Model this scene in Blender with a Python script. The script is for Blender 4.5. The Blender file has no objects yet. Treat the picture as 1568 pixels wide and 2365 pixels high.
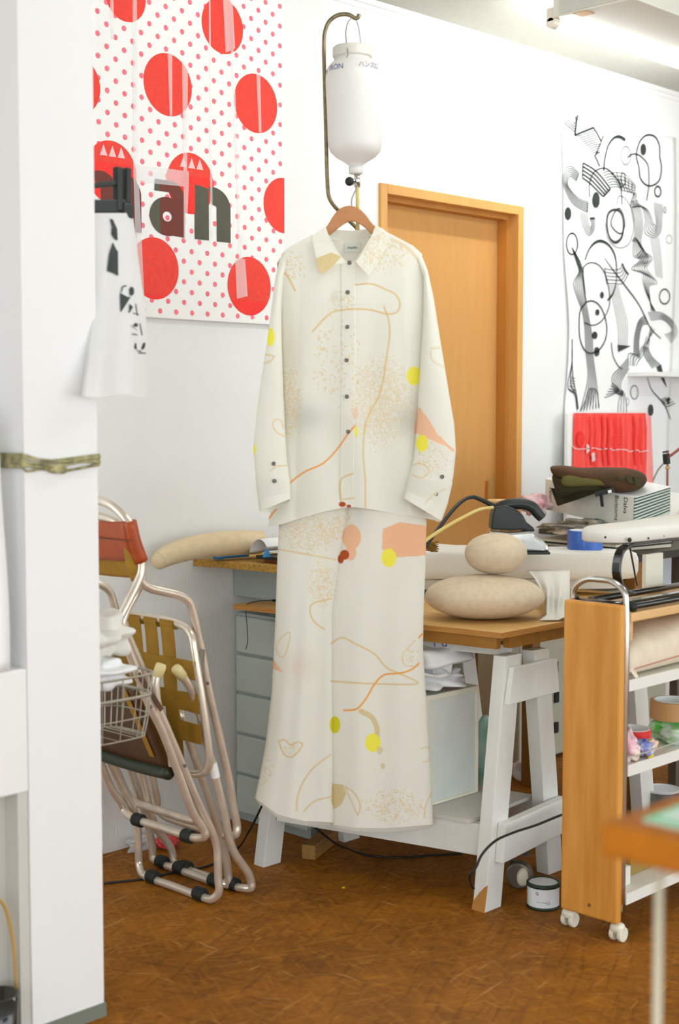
import bpy, bmesh, math, random
import numpy as np
from mathutils import Vector, Matrix

# ------------------------------------------------------------------ camera, world, lights, exposure
H = 1.30
FPX, CX, CY, HOR = 3285.0, 784.0, 1182.5, 950.0
PITCH = math.atan((CY - HOR) / FPX)
YAW = math.atan((4000 - CX) / math.hypot(FPX, CY - HOR))      # back wall direction (+x) lies this far right of the view
FW = np.array([math.cos(YAW) * math.cos(PITCH), math.sin(YAW) * math.cos(PITCH), -math.sin(PITCH)])
RT = np.array([math.sin(YAW), -math.cos(YAW), 0.0])
UP = np.cross(RT, FW)
HF = np.array([math.cos(YAW), math.sin(YAW), 0.0])
S = bpy.context.scene
COL = S.collection
cam_data = bpy.data.cameras.new('camera')
cam_data.sensor_fit = 'VERTICAL'
cam_data.sensor_height = 36.0
cam_data.lens = 36.0 * FPX / 2365.0
cam_data.clip_start = 0.05
cam_data.dof.use_dof = True
cam_data.dof.focus_distance = 4.2
cam_data.dof.aperture_fstop = 3.0
cam = bpy.data.objects.new('camera', cam_data)
COL.objects.link(cam)
cam.matrix_world = Matrix(((RT[0], UP[0], -FW[0], 0), (RT[1], UP[1], -FW[1], 0), (RT[2], UP[2], -FW[2], H), (0, 0, 0, 1)))
S.camera = cam
world = bpy.data.worlds.new('daylight')
S.world = world
world.use_nodes = True
world.node_tree.nodes['Background'].inputs[0].default_value = (0.89, 0.965, 1.0, 1)
world.node_tree.nodes['Background'].inputs[1].default_value = 1.3
S.view_settings.view_transform = 'Standard'
S.view_settings.look = 'None'
S.view_settings.gamma = 1.0
S.view_settings.use_curve_mapping = False
S.view_settings.exposure = 1.12
TUBE_POWER = 26.0

WALL_Y, CEIL = 3.366, 2.686

# ------------------------------------------------------------------ pixel -> place
def ray(px, py):
    return FW + RT * ((px - CX) / FPX) - UP * ((py - CY) / FPX)
def onx(px, py, x):
    d = ray(px, py); return d * (x / d[0]) + np.array([0, 0, H])
def ony(px, py, y):
    d = ray(px, py); return d * (y / d[1]) + np.array([0, 0, H])
def onz(px, py, z):
    d = ray(px, py); return d * ((z - H) / d[2]) + np.array([0, 0, H])
def ond(px, py, dep):
    d = ray(px, py); return d * (dep / (d @ HF)) + np.array([0, 0, H])

# ------------------------------------------------------------------ materials
def lin(c):
    out = []
    for v in c:
        v = v / 255.0
        out.append(v / 12.92 if v <= 0.04045 else ((v + 0.055) / 1.055) ** 2.4)
    return tuple(out)

def mat(name, rgb, rough=0.6, metal=0.0, vary=0.0, vscale=8.0, stretch=(1, 1, 1), bump=0.0, bscale=60.0,
        alpha=1.0, trans=0.0, sub=0.0, rgb2=None, spec=0.5, vdetail=4.0, emit=0.0, coat=0.0, tl=0.0):
    m = bpy.data.materials.new(name)
    m.use_nodes = True
    nt = m.node_tree
    b = nt.nodes['Principled BSDF']
    base = lin(rgb)
    b.inputs['Base Color'].default_value = base + (1,)
    b.inputs['Roughness'].default_value = rough
    b.inputs['Metallic'].default_value = metal
    b.inputs['Specular IOR Level'].default_value = spec
    b.inputs['Transmission Weight'].default_value = trans
    b.inputs['Alpha'].default_value = alpha
    b.inputs['Coat Weight'].default_value = coat
    if sub:
        b.inputs['Subsurface Weight'].default_value = sub
        b.inputs['Subsurface Radius'].default_value = (0.02, 0.02, 0.015)
        b.inputs['Subsurface Scale'].default_value = 0.5
    if emit:
        b.inputs['Emission Color'].default_value = (1, 1, 1, 1)
        b.inputs['Emission Strength'].default_value = emit
    tc = nt.nodes.new('ShaderNodeTexCoord')
    mp = nt.nodes.new('ShaderNodeMapping')
    mp.inputs['Scale'].default_value = stretch
    nt.links.new(tc.outputs['Object'], mp.inputs['Vector'])
    if vary > 0 or rgb2 is not None:
        n = nt.nodes.new('ShaderNodeTexNoise')
        n.inputs['Scale'].default_value = vscale
        n.inputs['Detail'].default_value = vdetail
        nt.links.new(mp.outputs['Vector'], n.inputs['Vector'])
        r = nt.nodes.new('ShaderNodeValToRGB')
        if rgb2 is not None:
            c2 = lin(rgb2); c1 = base
        else:
            c1 = tuple(max(0, v * (1 - vary)) for v in base)
            c2 = tuple(min(1, v * (1 + vary)) for v in base)
        r.color_ramp.elements[0].color = c1 + (1,)
        r.color_ramp.elements[1].color = c2 + (1,)
        r.color_ramp.elements[0].position = 0.32
        r.color_ramp.elements[1].position = 0.68
        nt.links.new(n.outputs['Fac'], r.inputs['Fac'])
        nt.links.new(r.outputs['Color'], b.inputs['Base Color'])
    if bump > 0:
        n2 = nt.nodes.new('ShaderNodeTexNoise')
        n2.inputs['Scale'].default_value = bscale
        n2.inputs['Detail'].default_value = 3
        nt.links.new(mp.outputs['Vector'], n2.inputs['Vector'])
        bp = nt.nodes.new('ShaderNodeBump')
        bp.inputs['Strength'].default_value = bump
        bp.inputs['Distance'].default_value = 0.004
        nt.links.new(n2.outputs['Fac'], bp.inputs['Height'])
        nt.links.new(bp.outputs['Normal'], b.inputs['Normal'])
    if tl > 0:      # thin cloth / milky plastic lets light through
        t = nt.nodes.new('ShaderNodeBsdfTranslucent')
        src = b.inputs['Base Color']
        if src.is_linked:
            nt.links.new(src.links[0].from_socket, t.inputs['Color'])
        else:
            t.inputs['Color'].default_value = base + (1,)
        mx = nt.nodes.new('ShaderNodeMixShader')
        mx.inputs[0].default_value = tl
        nt.links.new(b.outputs[0], mx.inputs[1])
        nt.links.new(t.outputs[0], mx.inputs[2])
        nt.links.new(mx.outputs[0], nt.nodes['Material Output'].inputs['Surface'])
    return m

M = {}
M['wall'] = mat('white_wallpaper', (238, 238, 236), 0.85, vary=0.012, vscale=3, bump=0.35, bscale=260, stretch=(1, 1, 0.12))
M['ceiling'] = mat('ceiling_board', (196, 194, 184), 0.9, vary=0.03, vscale=40, bump=0.1, bscale=90)
M['pillar'] = mat('painted_plaster', (240, 239, 238), 0.8, bump=0.08, bscale=120)
M['trimwhite'] = mat('white_trim', (236, 235, 230), 0.5)
M['skirting'] = mat('grey_green_skirting', (120, 125, 112), 0.6)
M['skirtwood'] = mat('pale_wood_skirting', (196, 172, 110), 0.6)
M['doorpanel'] = mat('door_veneer', (206, 152, 86), 0.65, vary=0.025, vscale=5, stretch=(8, 8, 0.8), spec=0.3)
M['doorframe'] = mat('door_frame_veneer', (214, 158, 86), 0.6, vary=0.07, vscale=3, stretch=(6, 6, 0.6))
M['doordark'] = mat('door_stop_veneer', (196, 132, 54), 0.6, vary=0.08, vscale=3, stretch=(6, 6, 0.6))
M['brass'] = mat('aged_brass', (206, 172, 104), 0.4, 0.4)
M['chrome'] = mat('chrome_tube', (216, 214, 208), 0.16, 1.0)
M['alu'] = mat('aluminium_tube', (224, 212, 196), 0.28, 0.6, vary=0.08, vscale=25)
M['rod'] = mat('tarnished_steel_rod', (128, 116, 88), 0.42, 0.75, vary=0.25, vscale=60)
M['blackmetal'] = mat('black_enamel_tube', (18, 22, 20), 0.16, 0.0, coat=0.8)
M['rubber'] = mat('black_rubber', (22, 27, 24), 0.6, bump=0.2)
M['cable'] = mat('black_cable', (20, 23, 22), 0.5)
M['rust'] = mat('rust_brown_vinyl', (166, 70, 24), 0.42, vary=0.12, vscale=14, bump=0.12, bscale=200)
M['mustard'] = mat('mustard_webbing', (158, 116, 20), 0.75, vary=0.1, vscale=30, bump=0.3, bscale=400)
M['darkbrown'] = mat('dark_brown_vinyl', (74, 44, 16), 0.5, vary=0.2, vscale=14)
M['greenvinyl'] = mat('dark_green_piping', (40, 48, 30), 0.5)
M['cap'] = mat('yellowed_rubber_cap', (222, 206, 150), 0.6)
M['rustlink'] = mat('rusty_link', (96, 66, 46), 0.6, 0.4, vary=0.2, vscale=40)
M['greylink'] = mat('grey_steel_link', (122, 116, 106), 0.45, 0.7)
M['white'] = mat('white_paint', (240, 239, 236), 0.5)
M['paper'] = mat('white_paper', (246, 246, 245), 0.8)
M['canvas'] = mat('white_canvas_print_ground', (244, 243, 240), 0.7, bump=0.05, bscale=300)
M['pink'] = mat('pink_print_ink', (250, 118, 134), 0.7, vary=0.1, vscale=60)
M['red'] = mat('red_print_ink', (238, 62, 46), 0.7, vary=0.06, vscale=70)
M['olive'] = mat('dark_olive_print_ink', (84, 84, 68), 0.7, vary=0.05, vscale=60)
M['maroon'] = mat('overprinted_brown_ink', (112, 48, 34), 0.7, vary=0.05, vscale=60)
M['redhot'] = mat('bright_red_print_ink', (246, 46, 36), 0.7, vary=0.05, vscale=70)
M['pinkwash'] = mat('pale_pink_tissue', (246, 196, 196), 0.7)
M['tissue'] = mat('white_tissue_sheen', (255, 252, 252), 0.8, alpha=0.4)
M['inkblack'] = mat('black_brush_ink', (44, 52, 48), 0.6, vary=0.3, vscale=30)
M['hanger'] = mat('hanger_wood', (184, 124, 72), 0.4, vary=0.08, vscale=5, stretch=(4, 4, 14))
M['bottle'] = mat('milky_plastic', (240, 238, 234), 0.32, tl=0.3)
M['bottlecap'] = mat('milky_cap', (226, 222, 212), 0.45, tl=0.2)
M['blueink'] = mat('blue_print_ink', (52, 70, 140), 0.6)
M['steelwire'] = mat('steel_wire', (150, 146, 138), 0.35, 0.8)
M['hose'] = mat('amber_rubber_hose', (232, 200, 96), 0.4, tl=0.2, rgb2=(226, 212, 140), vscale=4)
M['ham'] = mat('beige_felt', (218, 200, 172), 0.95, vary=0.06, vscale=60, bump=0.25, bscale=500)
M['hamroll'] = mat('beige_canvas_roll', (222, 202, 164), 0.9, vary=0.05, vscale=40, bump=0.15, bscale=300)
M['cloth'] = mat('white_cotton', (238, 235, 226), 0.9, bump=0.2, bscale=120, tl=0.12)
M['plywood'] = mat('plywood_edge', (196, 140, 66), 0.6, vary=0.2, vscale=6, stretch=(1, 1, 30), rgb2=(170, 112, 44))
M['plytop'] = mat('plywood_face', (206, 164, 96), 0.6, vary=0.1, vscale=5, stretch=(8, 1, 1))
M['apron'] = mat('brown_batten', (156, 106, 34), 0.65, vary=0.12, vscale=6, stretch=(6, 1, 6))
M['chip'] = mat('chipboard', (196, 150, 70), 0.8, rgb2=(150, 112, 36), vscale=130, vdetail=2)
M['sawpaint'] = mat('worn_white_paint', (226, 226, 220), 0.6, vary=0.06, vscale=12, stretch=(1, 1, 0.3), bump=0.1)
M['rawwood'] = mat('bare_wood', (186, 128, 58), 0.7, vary=0.12, vscale=8)
M['beam'] = mat('offcut_timber', (150, 110, 52), 0.8, vary=0.2, vscale=10, stretch=(1, 8, 8))
M['drawer'] = mat('grey_plastic_drawer', (196, 204, 196), 0.45, vary=0.06, vscale=6, trans=0.05)
M['drawerpanel'] = mat('dark_grey_panel', (168, 178, 174), 0.55, vary=0.05, vscale=5)
M['frost'] = mat('frosted_plastic', (238, 240, 232), 0.4, rgb2=(220, 230, 226), vscale=5, tl=0.1)
M['frostframe'] = mat('ivory_plastic_frame', (238, 234, 214), 0.4)
M['bag'] = mat('white_plastic_bag', (240, 240, 240), 0.3, bump=0.4, bscale=30)
M['clearbag'] = mat('clear_plastic_film', (240, 244, 244), 0.12, alpha=0.35)
M['tealcloth'] = mat('mint_cloth', (150, 222, 200), 0.8, rgb2=(220, 240, 232), vscale=10)
M['trolleywood'] = mat('varnished_beech', (232, 168, 78), 0.45, rgb2=(212, 142, 54), vscale=3.2, stretch=(9, 9, 0.9), vdetail=5)
M['trolleytop'] = mat('pale_varnished_wood', (226, 182, 122), 0.45, vary=0.08, vscale=4, stretch=(1, 10, 10))
M['shelfwhite'] = mat('white_enamel_shelf', (236, 234, 226), 0.35)
M['castor'] = mat('cream_plastic_castor', (232, 228, 208), 0.4)
M['canvasbag'] = mat('unbleached_canvas', (232, 218, 194), 0.9, vary=0.05, vscale=30, bump=0.2, bscale=200)
M['pinkline'] = mat('faded_red_stitch', (206, 140, 128), 0.8)
M['kraft'] = mat('brown_packing_tape', (188, 142, 88), 0.45)
M['bluetape'] = mat('blue_tape', (46, 92, 186), 0.28, rgb2=(70, 116, 204), vscale=30)
M['redtape'] = mat('red_tape', (226, 50, 44), 0.35)
M['cardcore'] = mat('white_card_core', (232, 234, 232), 0.6)
M['greencandy'] = mat('green_wrapper', (92, 190, 70), 0.3, rgb2=(214, 238, 214), vscale=26)
M['bluecandy'] = mat('blue_and_white_wrapper', (52, 84, 178), 0.3, rgb2=(240, 232, 232), vscale=30)
M['peachcandy'] = mat('peach_sweets', (222, 176, 134), 0.5, rgb2=(240, 226, 214), vscale=40)
M['pinkcandy'] = mat('pink_and_white_wrapper', (240, 170, 182), 0.3, rgb2=(248, 244, 246), vscale=26)
M['yellow'] = mat('yellow_plastic', (240, 214, 30), 0.4)
M['cardboard'] = mat('olive_cardboard', (158, 132, 64), 0.8, vary=0.05, vscale=12)
M['shoe'] = mat('blue_canvas_shoe', (44, 84, 184), 0.7, rgb2=(110, 140, 206), vscale=22)
M['orange'] = mat('orange_label', (230, 160, 20), 0.5)
M['can'] = mat('grey_tin', (120, 126, 122), 0.35, 0.5)
M['canlid'] = mat('pale_lid', (214, 220, 224), 0.4)
M['tinwhite'] = mat('tin_label_white', (232, 236, 238), 0.4)
M['greenblack'] = mat('dark_green_band', (24, 46, 36), 0.4)
M['tablewood'] = mat('cutting_table_wood', (182, 108, 22), 0.7, spec=0.2, vary=0.08, vscale=4, stretch=(1, 8, 8))
M['matgreen'] = mat('green_mat_pale_sheen', (206, 228, 212), 0.5, vary=0.02, vscale=10)  # green mat; reflected light on its top is put into the pale colour
M['matedge'] = mat('green_mat_edge', (112, 208, 152), 0.5)
M['paleleg'] = mat('pale_grey_leg', (212, 204, 178), 0.4)
M['ironblack'] = mat('iron_dark_plastic', (30, 38, 36), 0.38)
M['ironmetal'] = mat('iron_polished_steel', (220, 222, 220), 0.18, 0.9, vary=0.1, vscale=20)
M['bristle'] = mat('brown_bristle', (150, 112, 44), 0.9)
M['binder'] = mat('ivory_card', (226, 224, 212), 0.7, vary=0.02, vscale=20)
M['binderwhite'] = mat('white_card', (240, 240, 238), 0.6)
M['pages'] = mat('grey_green_swatch_card', (190, 206, 196), 0.6)
M['pagedark'] = mat('black_page_edge', (28, 34, 32), 0.6)
M['camo'] = mat('brown_and_olive_wool', (92, 54, 32), 0.9, rgb2=(58, 52, 22), vscale=7, bump=0.3, bscale=200)
M['camodark'] = mat('dark_olive_wool', (56, 52, 20), 0.9, rgb2=(40, 34, 14), vscale=9, bump=0.3, bscale=200)
M['reddrape'] = mat('translucent_red_print', (250, 52, 44), 0.7, rgb2=(255, 96, 88), vscale=6, stretch=(7, 1, 0.6))
M['pinkdrape'] = mat('pale_red_print', (252, 150, 146), 0.7)
M['glossy'] = mat('dark_glossy_film', (74, 98, 94), 0.15, rgb2=(206, 186, 166), vscale=22, bump=0.6, bscale=30)
M['magazine'] = mat('cream_magazine', (226, 216, 192), 0.6)
M['deskblack'] = mat('black_desk_edge', (34, 30, 22), 0.3)
M['desktop'] = mat('dark_desk_top', (70, 60, 44), 0.5)
M['desktrim'] = mat('brown_desk_wood', (140, 94, 36), 0.5, vary=0.1, vscale=5)
M['beigebox'] = mat('beige_equipment_case', (188, 186, 166), 0.5, vary=0.03, vscale=6)
M['paleblue'] = mat('pale_blue_sheet', (214, 224, 232), 0.7)
M['clamp'] = mat('dark_clamp', (40, 46, 40), 0.4, 0.5)
M['copper'] = mat('brown_painted_rod', (150, 84, 70), 0.4, 0.5)
M['blueplastic'] = mat('blue_plastic_tool', (36, 128, 190), 0.3)
M['bookblack'] = mat('black_folder', (24, 26, 24), 0.5)
M['booknavy'] = mat('rust_red_folder', (166, 88, 48), 0.6)
M['housing'] = mat('white_lamp_housing', (214, 212, 200), 0.6)
M['holder'] = mat('cream_lamp_holder', (226, 218, 202), 0.5)
M['tan'] = mat('tan_tape_scrap', (190, 140, 50), 0.6)
M['twine'] = mat('straw_twine', (196, 186, 140), 0.95, rgb2=(120, 118, 80), vscale=50, bump=0.5, bscale=300)
M['skirtcloth'] = mat('white_knit', (240, 239, 238), 0.9, bump=0.1, bscale=200, tl=0.2)
M['plasticblack'] = mat('black_hanger_plastic', (18, 28, 22), 0.4)
M['button'] = mat('smoky_shell_button', (120, 114, 104), 0.25, rgb2=(70, 64, 58), vscale=200)
M['label'] = mat('pale_woven_label', (216, 218, 206), 0.8)
M['greentext'] = mat('dark_green_thread', (52, 62, 46), 0.8)
M['wirebasket'] = mat('galvanised_wire', (176, 172, 158), 0.4, 0.7)
M['redlabel'] = mat('red_wrapper', (206, 60, 60), 0.3)
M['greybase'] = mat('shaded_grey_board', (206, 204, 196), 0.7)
M['fabric'] = None
M['mould'] = mat('ceiling_cove', (240, 240, 238), 0.5)
tube_m = bpy.data.materials.new('fluorescent_light')
tube_m.use_nodes = True
_b = tube_m.node_tree.nodes['Principled BSDF']
_b.inputs['Base Color'].default_value = (1, 1, 1, 1)
_b.inputs['Emission Color'].default_value = (0.93, 0.98, 1.0, 1)
_b.inputs['Emission Strength'].default_value = TUBE_POWER
M['tube'] = tube_m

def garment_material():
    m = bpy.data.materials.new('printed_cream_cotton')
    m.use_nodes = True
    nt = m.node_tree
    b = nt.nodes['Principled BSDF']
    b.inputs['Roughness'].default_value = 0.9
    b.inputs['Specular IOR Level'].default_value = 0.2
    a = nt.nodes.new('ShaderNodeAttribute'); a.attribute_name = 'print'
    nt.links.new(a.outputs['Color'], b.inputs['Base Color'])
    tc = nt.nodes.new('ShaderNodeTexCoord')
    n = nt.nodes.new('ShaderNodeTexNoise'); n.inputs['Scale'].default_value = 420
    bp = nt.nodes.new('ShaderNodeBump'); bp.inputs['Strength'].default_value = 0.12; bp.inputs['Distance'].default_value = 0.002
    nt.links.new(tc.outputs['Object'], n.inputs['Vector'])
    nt.links.new(n.outputs['Fac'], bp.inputs['Height'])
    nt.links.new(bp.outputs['Normal'], b.inputs['Normal'])
    t = nt.nodes.new('ShaderNodeBsdfTranslucent')
    nt.links.new(a.outputs['Color'], t.inputs['Color'])
    mx = nt.nodes.new('ShaderNodeMixShader'); mx.inputs[0].default_value = 0.22
    nt.links.new(b.outputs[0], mx.inputs[1]); nt.links.new(t.outputs[0], mx.inputs[2])
    nt.links.new(mx.outputs[0], nt.nodes['Material Output'].inputs['Surface'])
    return m
M['fabric'] = garment_material()

def floor_material():
    m = bpy.data.materials.new('brown_strand_board')
    m.use_nodes = True
    nt = m.node_tree
    b = nt.nodes['Principled BSDF']
    b.inputs['Roughness'].default_value = 0.6
    b.inputs['Specular IOR Level'].default_value = 0.25
    tc = nt.nodes.new('ShaderNodeTexCoord')
    base = nt.nodes.new('ShaderNodeTexNoise'); base.inputs['Scale'].default_value = 5; base.inputs['Detail'].default_value = 8; base.inputs['Roughness'].default_value = 0.7
    nt.links.new(tc.outputs['Object'], base.inputs['Vector'])
    r = nt.nodes.new('ShaderNodeValToRGB')
    r.color_ramp.elements[0].color = lin((116, 68, 2)) + (1,); r.color_ramp.elements[0].position = 0.3
    r.color_ramp.elements[1].color = lin((166, 102, 14)) + (1,); r.color_ramp.elements[1].position = 0.72
    nt.links.new(base.outputs['Fac'], r.inputs['Fac'])
    prev = r.outputs['Color']
    hgt = None
    # layers of strands laid in different directions
    for i, (ang, sx, sy, lo, hi, colr, w) in enumerate([
            (0.35, 9, 70, 0.52, 0.72, (182, 116, 28), 0.5), (1.15, 8, 60, 0.54, 0.74, (84, 46, 6), 0.5),
            (2.0, 10, 75, 0.53, 0.72, (176, 110, 24), 0.5), (2.7, 9, 60, 0.54, 0.74, (90, 50, 8), 0.5),
            (1.6, 8, 90, 0.66, 0.76, (206, 156, 84), 0.5), (2.95, 7, 95, 0.66, 0.76, (204, 154, 84), 0.5), (0.8, 8, 100, 0.67, 0.77, (206, 158, 88), 0.5)]):
        mp = nt.nodes.new('ShaderNodeMapping')
        mp.inputs['Rotation'].default_value = (0, 0, ang)
        mp.inputs['Location'].default_value = (3.1 * i, 1.7 * i, 0)
        nt.links.new(tc.outputs['Object'], mp.inputs['Vector'])
        mp2 = nt.nodes.new('ShaderNodeMapping'); mp2.inputs['Scale'].default_value = (sx, sy, 1)
        nt.links.new(mp.outputs['Vector'], mp2.inputs['Vector'])
        n = nt.nodes.new('ShaderNodeTexNoise'); n.inputs['Scale'].default_value = 1.0; n.inputs['Detail'].default_value = 1.5
        n.inputs['Distortion'].default_value = 0.4
        nt.links.new(mp2.outputs['Vector'], n.inputs['Vector'])
        rr = nt.nodes.new('ShaderNodeMapRange'); rr.inputs['From Min'].default_value = lo; rr.inputs['From Max'].default_value = hi
        rr.inputs['To Max'].default_value = w
        nt.links.new(n.outputs['Fac'], rr.inputs['Value'])
        mx = nt.nodes.new('ShaderNodeMix'); mx.data_type = 'RGBA'
        nt.links.new(rr.outputs['Result'], mx.inputs[0])
        nt.links.new(prev, mx.inputs[6])
        mx.inputs[7].default_value = lin(colr) + (1,)
        prev = mx.outputs[2]
    nt.links.new(prev, b.inputs['Base Color'])
    n3 = nt.nodes.new('ShaderNodeTexNoise'); n3.inputs['Scale'].default_value = 70; n3.inputs['Detail'].default_value = 4
    nt.links.new(tc.outputs['Object'], n3.inputs['Vector'])
    bp = nt.nodes.new('ShaderNodeBump'); bp.inputs['Strength'].default_value = 0.12; bp.inputs['Distance'].default_value = 0.003
    nt.links.new(n3.outputs['Fac'], bp.inputs['Height']); nt.links.new(bp.outputs['Normal'], b.inputs['Normal'])
    return m
M['floor'] = floor_material()

# ------------------------------------------------------------------ object helpers
ORIG = {}
def thing(name, label, cat, loc, group=None):
    o = bpy.data.objects.new(name, None)
    o.empty_display_size = 0.05
    COL.objects.link(o)
    o.location = tuple(float(v) for v in loc)
    o['label'] = label; o['category'] = cat
    if group: o['group'] = group
    ORIG[o.name] = np.array(loc, float)
    return o

def obj(name, geo, m, parent=None, smooth=False, label=None, cat=None, group=None, kind=None, origin=None, bevel=0.0, sub=0):
    """one mesh object from (verts, faces) in world coordinates"""
    V, Fc = geo[0], geo[1]
    V = np.asarray(V, float)
    if parent is not None:
        o0 = ORIG[parent.name]
    elif origin is not None:
        o0 = np.array(origin, float)
    else:
        o0 = np.array([(V[:, 0].min() + V[:, 0].max()) / 2, (V[:, 1].min() + V[:, 1].max()) / 2, V[:, 2].min()])
    me = bpy.data.meshes.new(name)
    me.from_pydata([tuple(v) for v in (V - o0)], [], [tuple(int(i) for i in f) for f in Fc])
    me.update()
    me.materials.append(M[m] if isinstance(m, str) else m)
    if smooth:
        me.polygons.foreach_set('use_smooth', [True] * len(me.polygons))
    o = bpy.data.objects.new(name, me)
    COL.objects.link(o)
    if parent is not None:
        o.parent = parent
        ORIG[o.name] = o0
    else:
        o.location = tuple(o0)
        ORIG[o.name] = o0
    if bevel > 0:
        b = o.modifiers.new('bevel', 'BEVEL'); b.width = bevel; b.segments = 2; b.limit_method = 'ANGLE'
        if smooth is False:
            pass
    if sub:
        s = o.modifiers.new('subdivision', 'SUBSURF'); s.levels = sub; s.render_levels = sub
    if label: o['label'] = label
    if cat: o['category'] = cat
    if group: o['group'] = group
    if kind: o['kind'] = kind
    return o

def struct(name, geo, m, **k):
    return obj(name, geo, m, kind='structure', **k)

def join(*gs):
    V, Fc, n = [], [], 0
    for g in gs:
        v = np.asarray(g[0], float)
        V.append(v); Fc += [tuple(i + n for i in f) for f in g[1]]
        n += len(v)
    return np.vstack(V), Fc

def box(x0, x1, y0, y1, z0, z1):
    V = [(x, y, z) for z in (z0, z1) for (x, y) in ((x0, y0), (x1, y0), (x1, y1), (x0, y1))]
    return V, [(3, 2, 1, 0), (4, 5, 6, 7), (0, 1, 5, 4), (1, 2, 6, 5), (2, 3, 7, 6), (3, 0, 4, 7)]

def hexa(b4, t4):
    """box from four bottom and four top corners (counter-clockwise seen from above)"""
    return list(map(tuple, b4)) + list(map(tuple, t4)), [(3, 2, 1, 0), (4, 5, 6, 7), (0, 1, 5, 4), (1, 2, 6, 5), (2, 3, 7, 6), (3, 0, 4, 7)]

def beam(a, b, w, t, wdir):
    """board from a to b; width w along wdir, thickness t across"""
    a = np.array(a, float); b = np.array(b, float); d = (b - a) / np.linalg.norm(b - a)
    wd = np.array(wdir, float); wd = wd - d * (wd @ d); wd /= np.linalg.norm(wd)
    td = np.cross(d, wd)
    V = []
    for p in (a, b):
        for sw, st in ((-1, -1), (1, -1), (1, 1), (-1, 1)):
            V.append(p + wd * w / 2 * sw + td * t / 2 * st)
    return V, [(3, 2, 1, 0), (4, 5, 6, 7), (0, 1, 5, 4), (1, 2, 6, 5), (2, 3, 7, 6), (3, 0, 4, 7)]

def prism_z(poly, z0, z1):
    n = len(poly)
    V = [(p[0], p[1], z0) for p in poly] + [(p[0], p[1], z1) for p in poly]
    return V, [tuple(range(n - 1, -1, -1)), tuple(range(n, 2 * n))] + [(i, (i + 1) % n, (i + 1) % n + n, i + n) for i in range(n)]

def extr(poly3, off):
    """closed solid: polygon of 3D points pushed along off"""
    P = np.array(poly3, float); n = len(P); Q = P + np.array(off, float)
    return np.vstack([P, Q]), [tuple(range(n)), tuple(range(2 * n - 1, n - 1, -1))] + [((i + 1) % n, i, i + n, (i + 1) % n + n) for i in range(n)]

def spline(pts, per=6, closed=False):
    P = np.array(pts, float)
    n = len(P)
    out = []
    rng = range(n) if closed else range(n - 1)
    for i in rng:
        if closed:
            p0, p1, p2, p3 = P[(i - 1) % n], P[i], P[(i + 1) % n], P[(i + 2) % n]
        else:
            p1, p2 = P[i], P[i + 1]
            p0 = P[i - 1] if i > 0 else 2 * p1 - p2
            p3 = P[i + 2] if i + 2 < n else 2 * p2 - p1
        # centripetal-ish Catmull-Rom
        a = np.linalg.norm(p1 - p0) ** 0.5 + 1e-9; b = np.linalg.norm(p2 - p1) ** 0.5 + 1e-9; c = np.linalg.norm(p3 - p2) ** 0.5 + 1e-9
        m1 = ((p1 - p0) / a - (p2 - p0) / (a + b) + (p2 - p1) / b) * b
        m2 = ((p2 - p1) / b - (p3 - p1) / (b + c) + (p3 - p2) / c) * b
        for k in range(per):
            t = k / per
            t2, t3 = t * t, t * t * t
            out.append((2 * t3 - 3 * t2 + 1) * p1 + (t3 - 2 * t2 + t) * m1 + (-2 * t3 + 3 * t2) * p2 + (t3 - t2) * m2)
    if not closed: out.append(P[-1])
    return np.array(out)

def tube(pts, r, per=6, seg=10, closed=False, smooth_path=True):
    P = spline(pts, per, closed) if smooth_path else np.array(pts, float)
    n = len(P)
    T = np.zeros_like(P)
    for i in range(n):
        if closed: T[i] = P[(i + 1) % n] - P[i - 1]
        else: T[i] = P[min(i + 1, n - 1)] - P[max(i - 1, 0)]
        T[i] /= (np.linalg.norm(T[i]) + 1e-12)
    u = np.cross(T[0], [0, 0, 1.0])
    if np.linalg.norm(u) < 1e-3: u = np.cross(T[0], [1.0, 0, 0])
    u /= np.linalg.norm(u)
    V = []
    rr = r if hasattr(r, '__len__') else None
    for i in range(n):
        u = u - T[i] * (u @ T[i]); u /= np.linalg.norm(u)
        w = np.cross(T[i], u)
        ri = np.interp(i / max(1, n - 1), np.linspace(0, 1, len(rr)), rr) if rr is not None else r
        for k in range(seg):
            a = 2 * math.pi * k / seg
            V.append(P[i] + (u * math.cos(a) + w * math.sin(a)) * ri)
    Fc = []
    for i in range(n if closed else n - 1):
        j = (i + 1) % n
        for k in range(seg):
            k2 = (k + 1) % seg
            Fc.append((i * seg + k, i * seg + k2, j * seg + k2, j * seg + k))
    if not closed:
        Fc.append(tuple(range(seg - 1, -1, -1)))
        Fc.append(tuple((n - 1) * seg + k for k in range(seg)))
    return V, Fc

def lathe(prof, c, seg=32, tilt=(0, 0), squash=1.0):
    """prof: list of (radius, z); c: centre (x, y); tilt: drift of the axis per metre of height"""
    V = []
    for (r, z) in prof:
        for k in range(seg):
            a = 2 * math.pi * k / seg
            V.append((c[0] + tilt[0] * (z - prof[0][1]) + r * math.cos(a), c[1] + tilt[1] * (z - prof[0][1]) + r * math.sin(a) * squash, z))
    n = len(prof)
    Fc = []
    for i in range(n - 1):
        for k in range(seg):
            k2 = (k + 1) % seg
            Fc.append((i * seg + k, i * seg + k2, (i + 1) * seg + k2, (i + 1) * seg + k))
    Fc.append(tuple(range(seg - 1, -1, -1)))
    Fc.append(tuple((n - 1) * seg + k for k in range(seg)))
    return V, Fc

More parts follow.
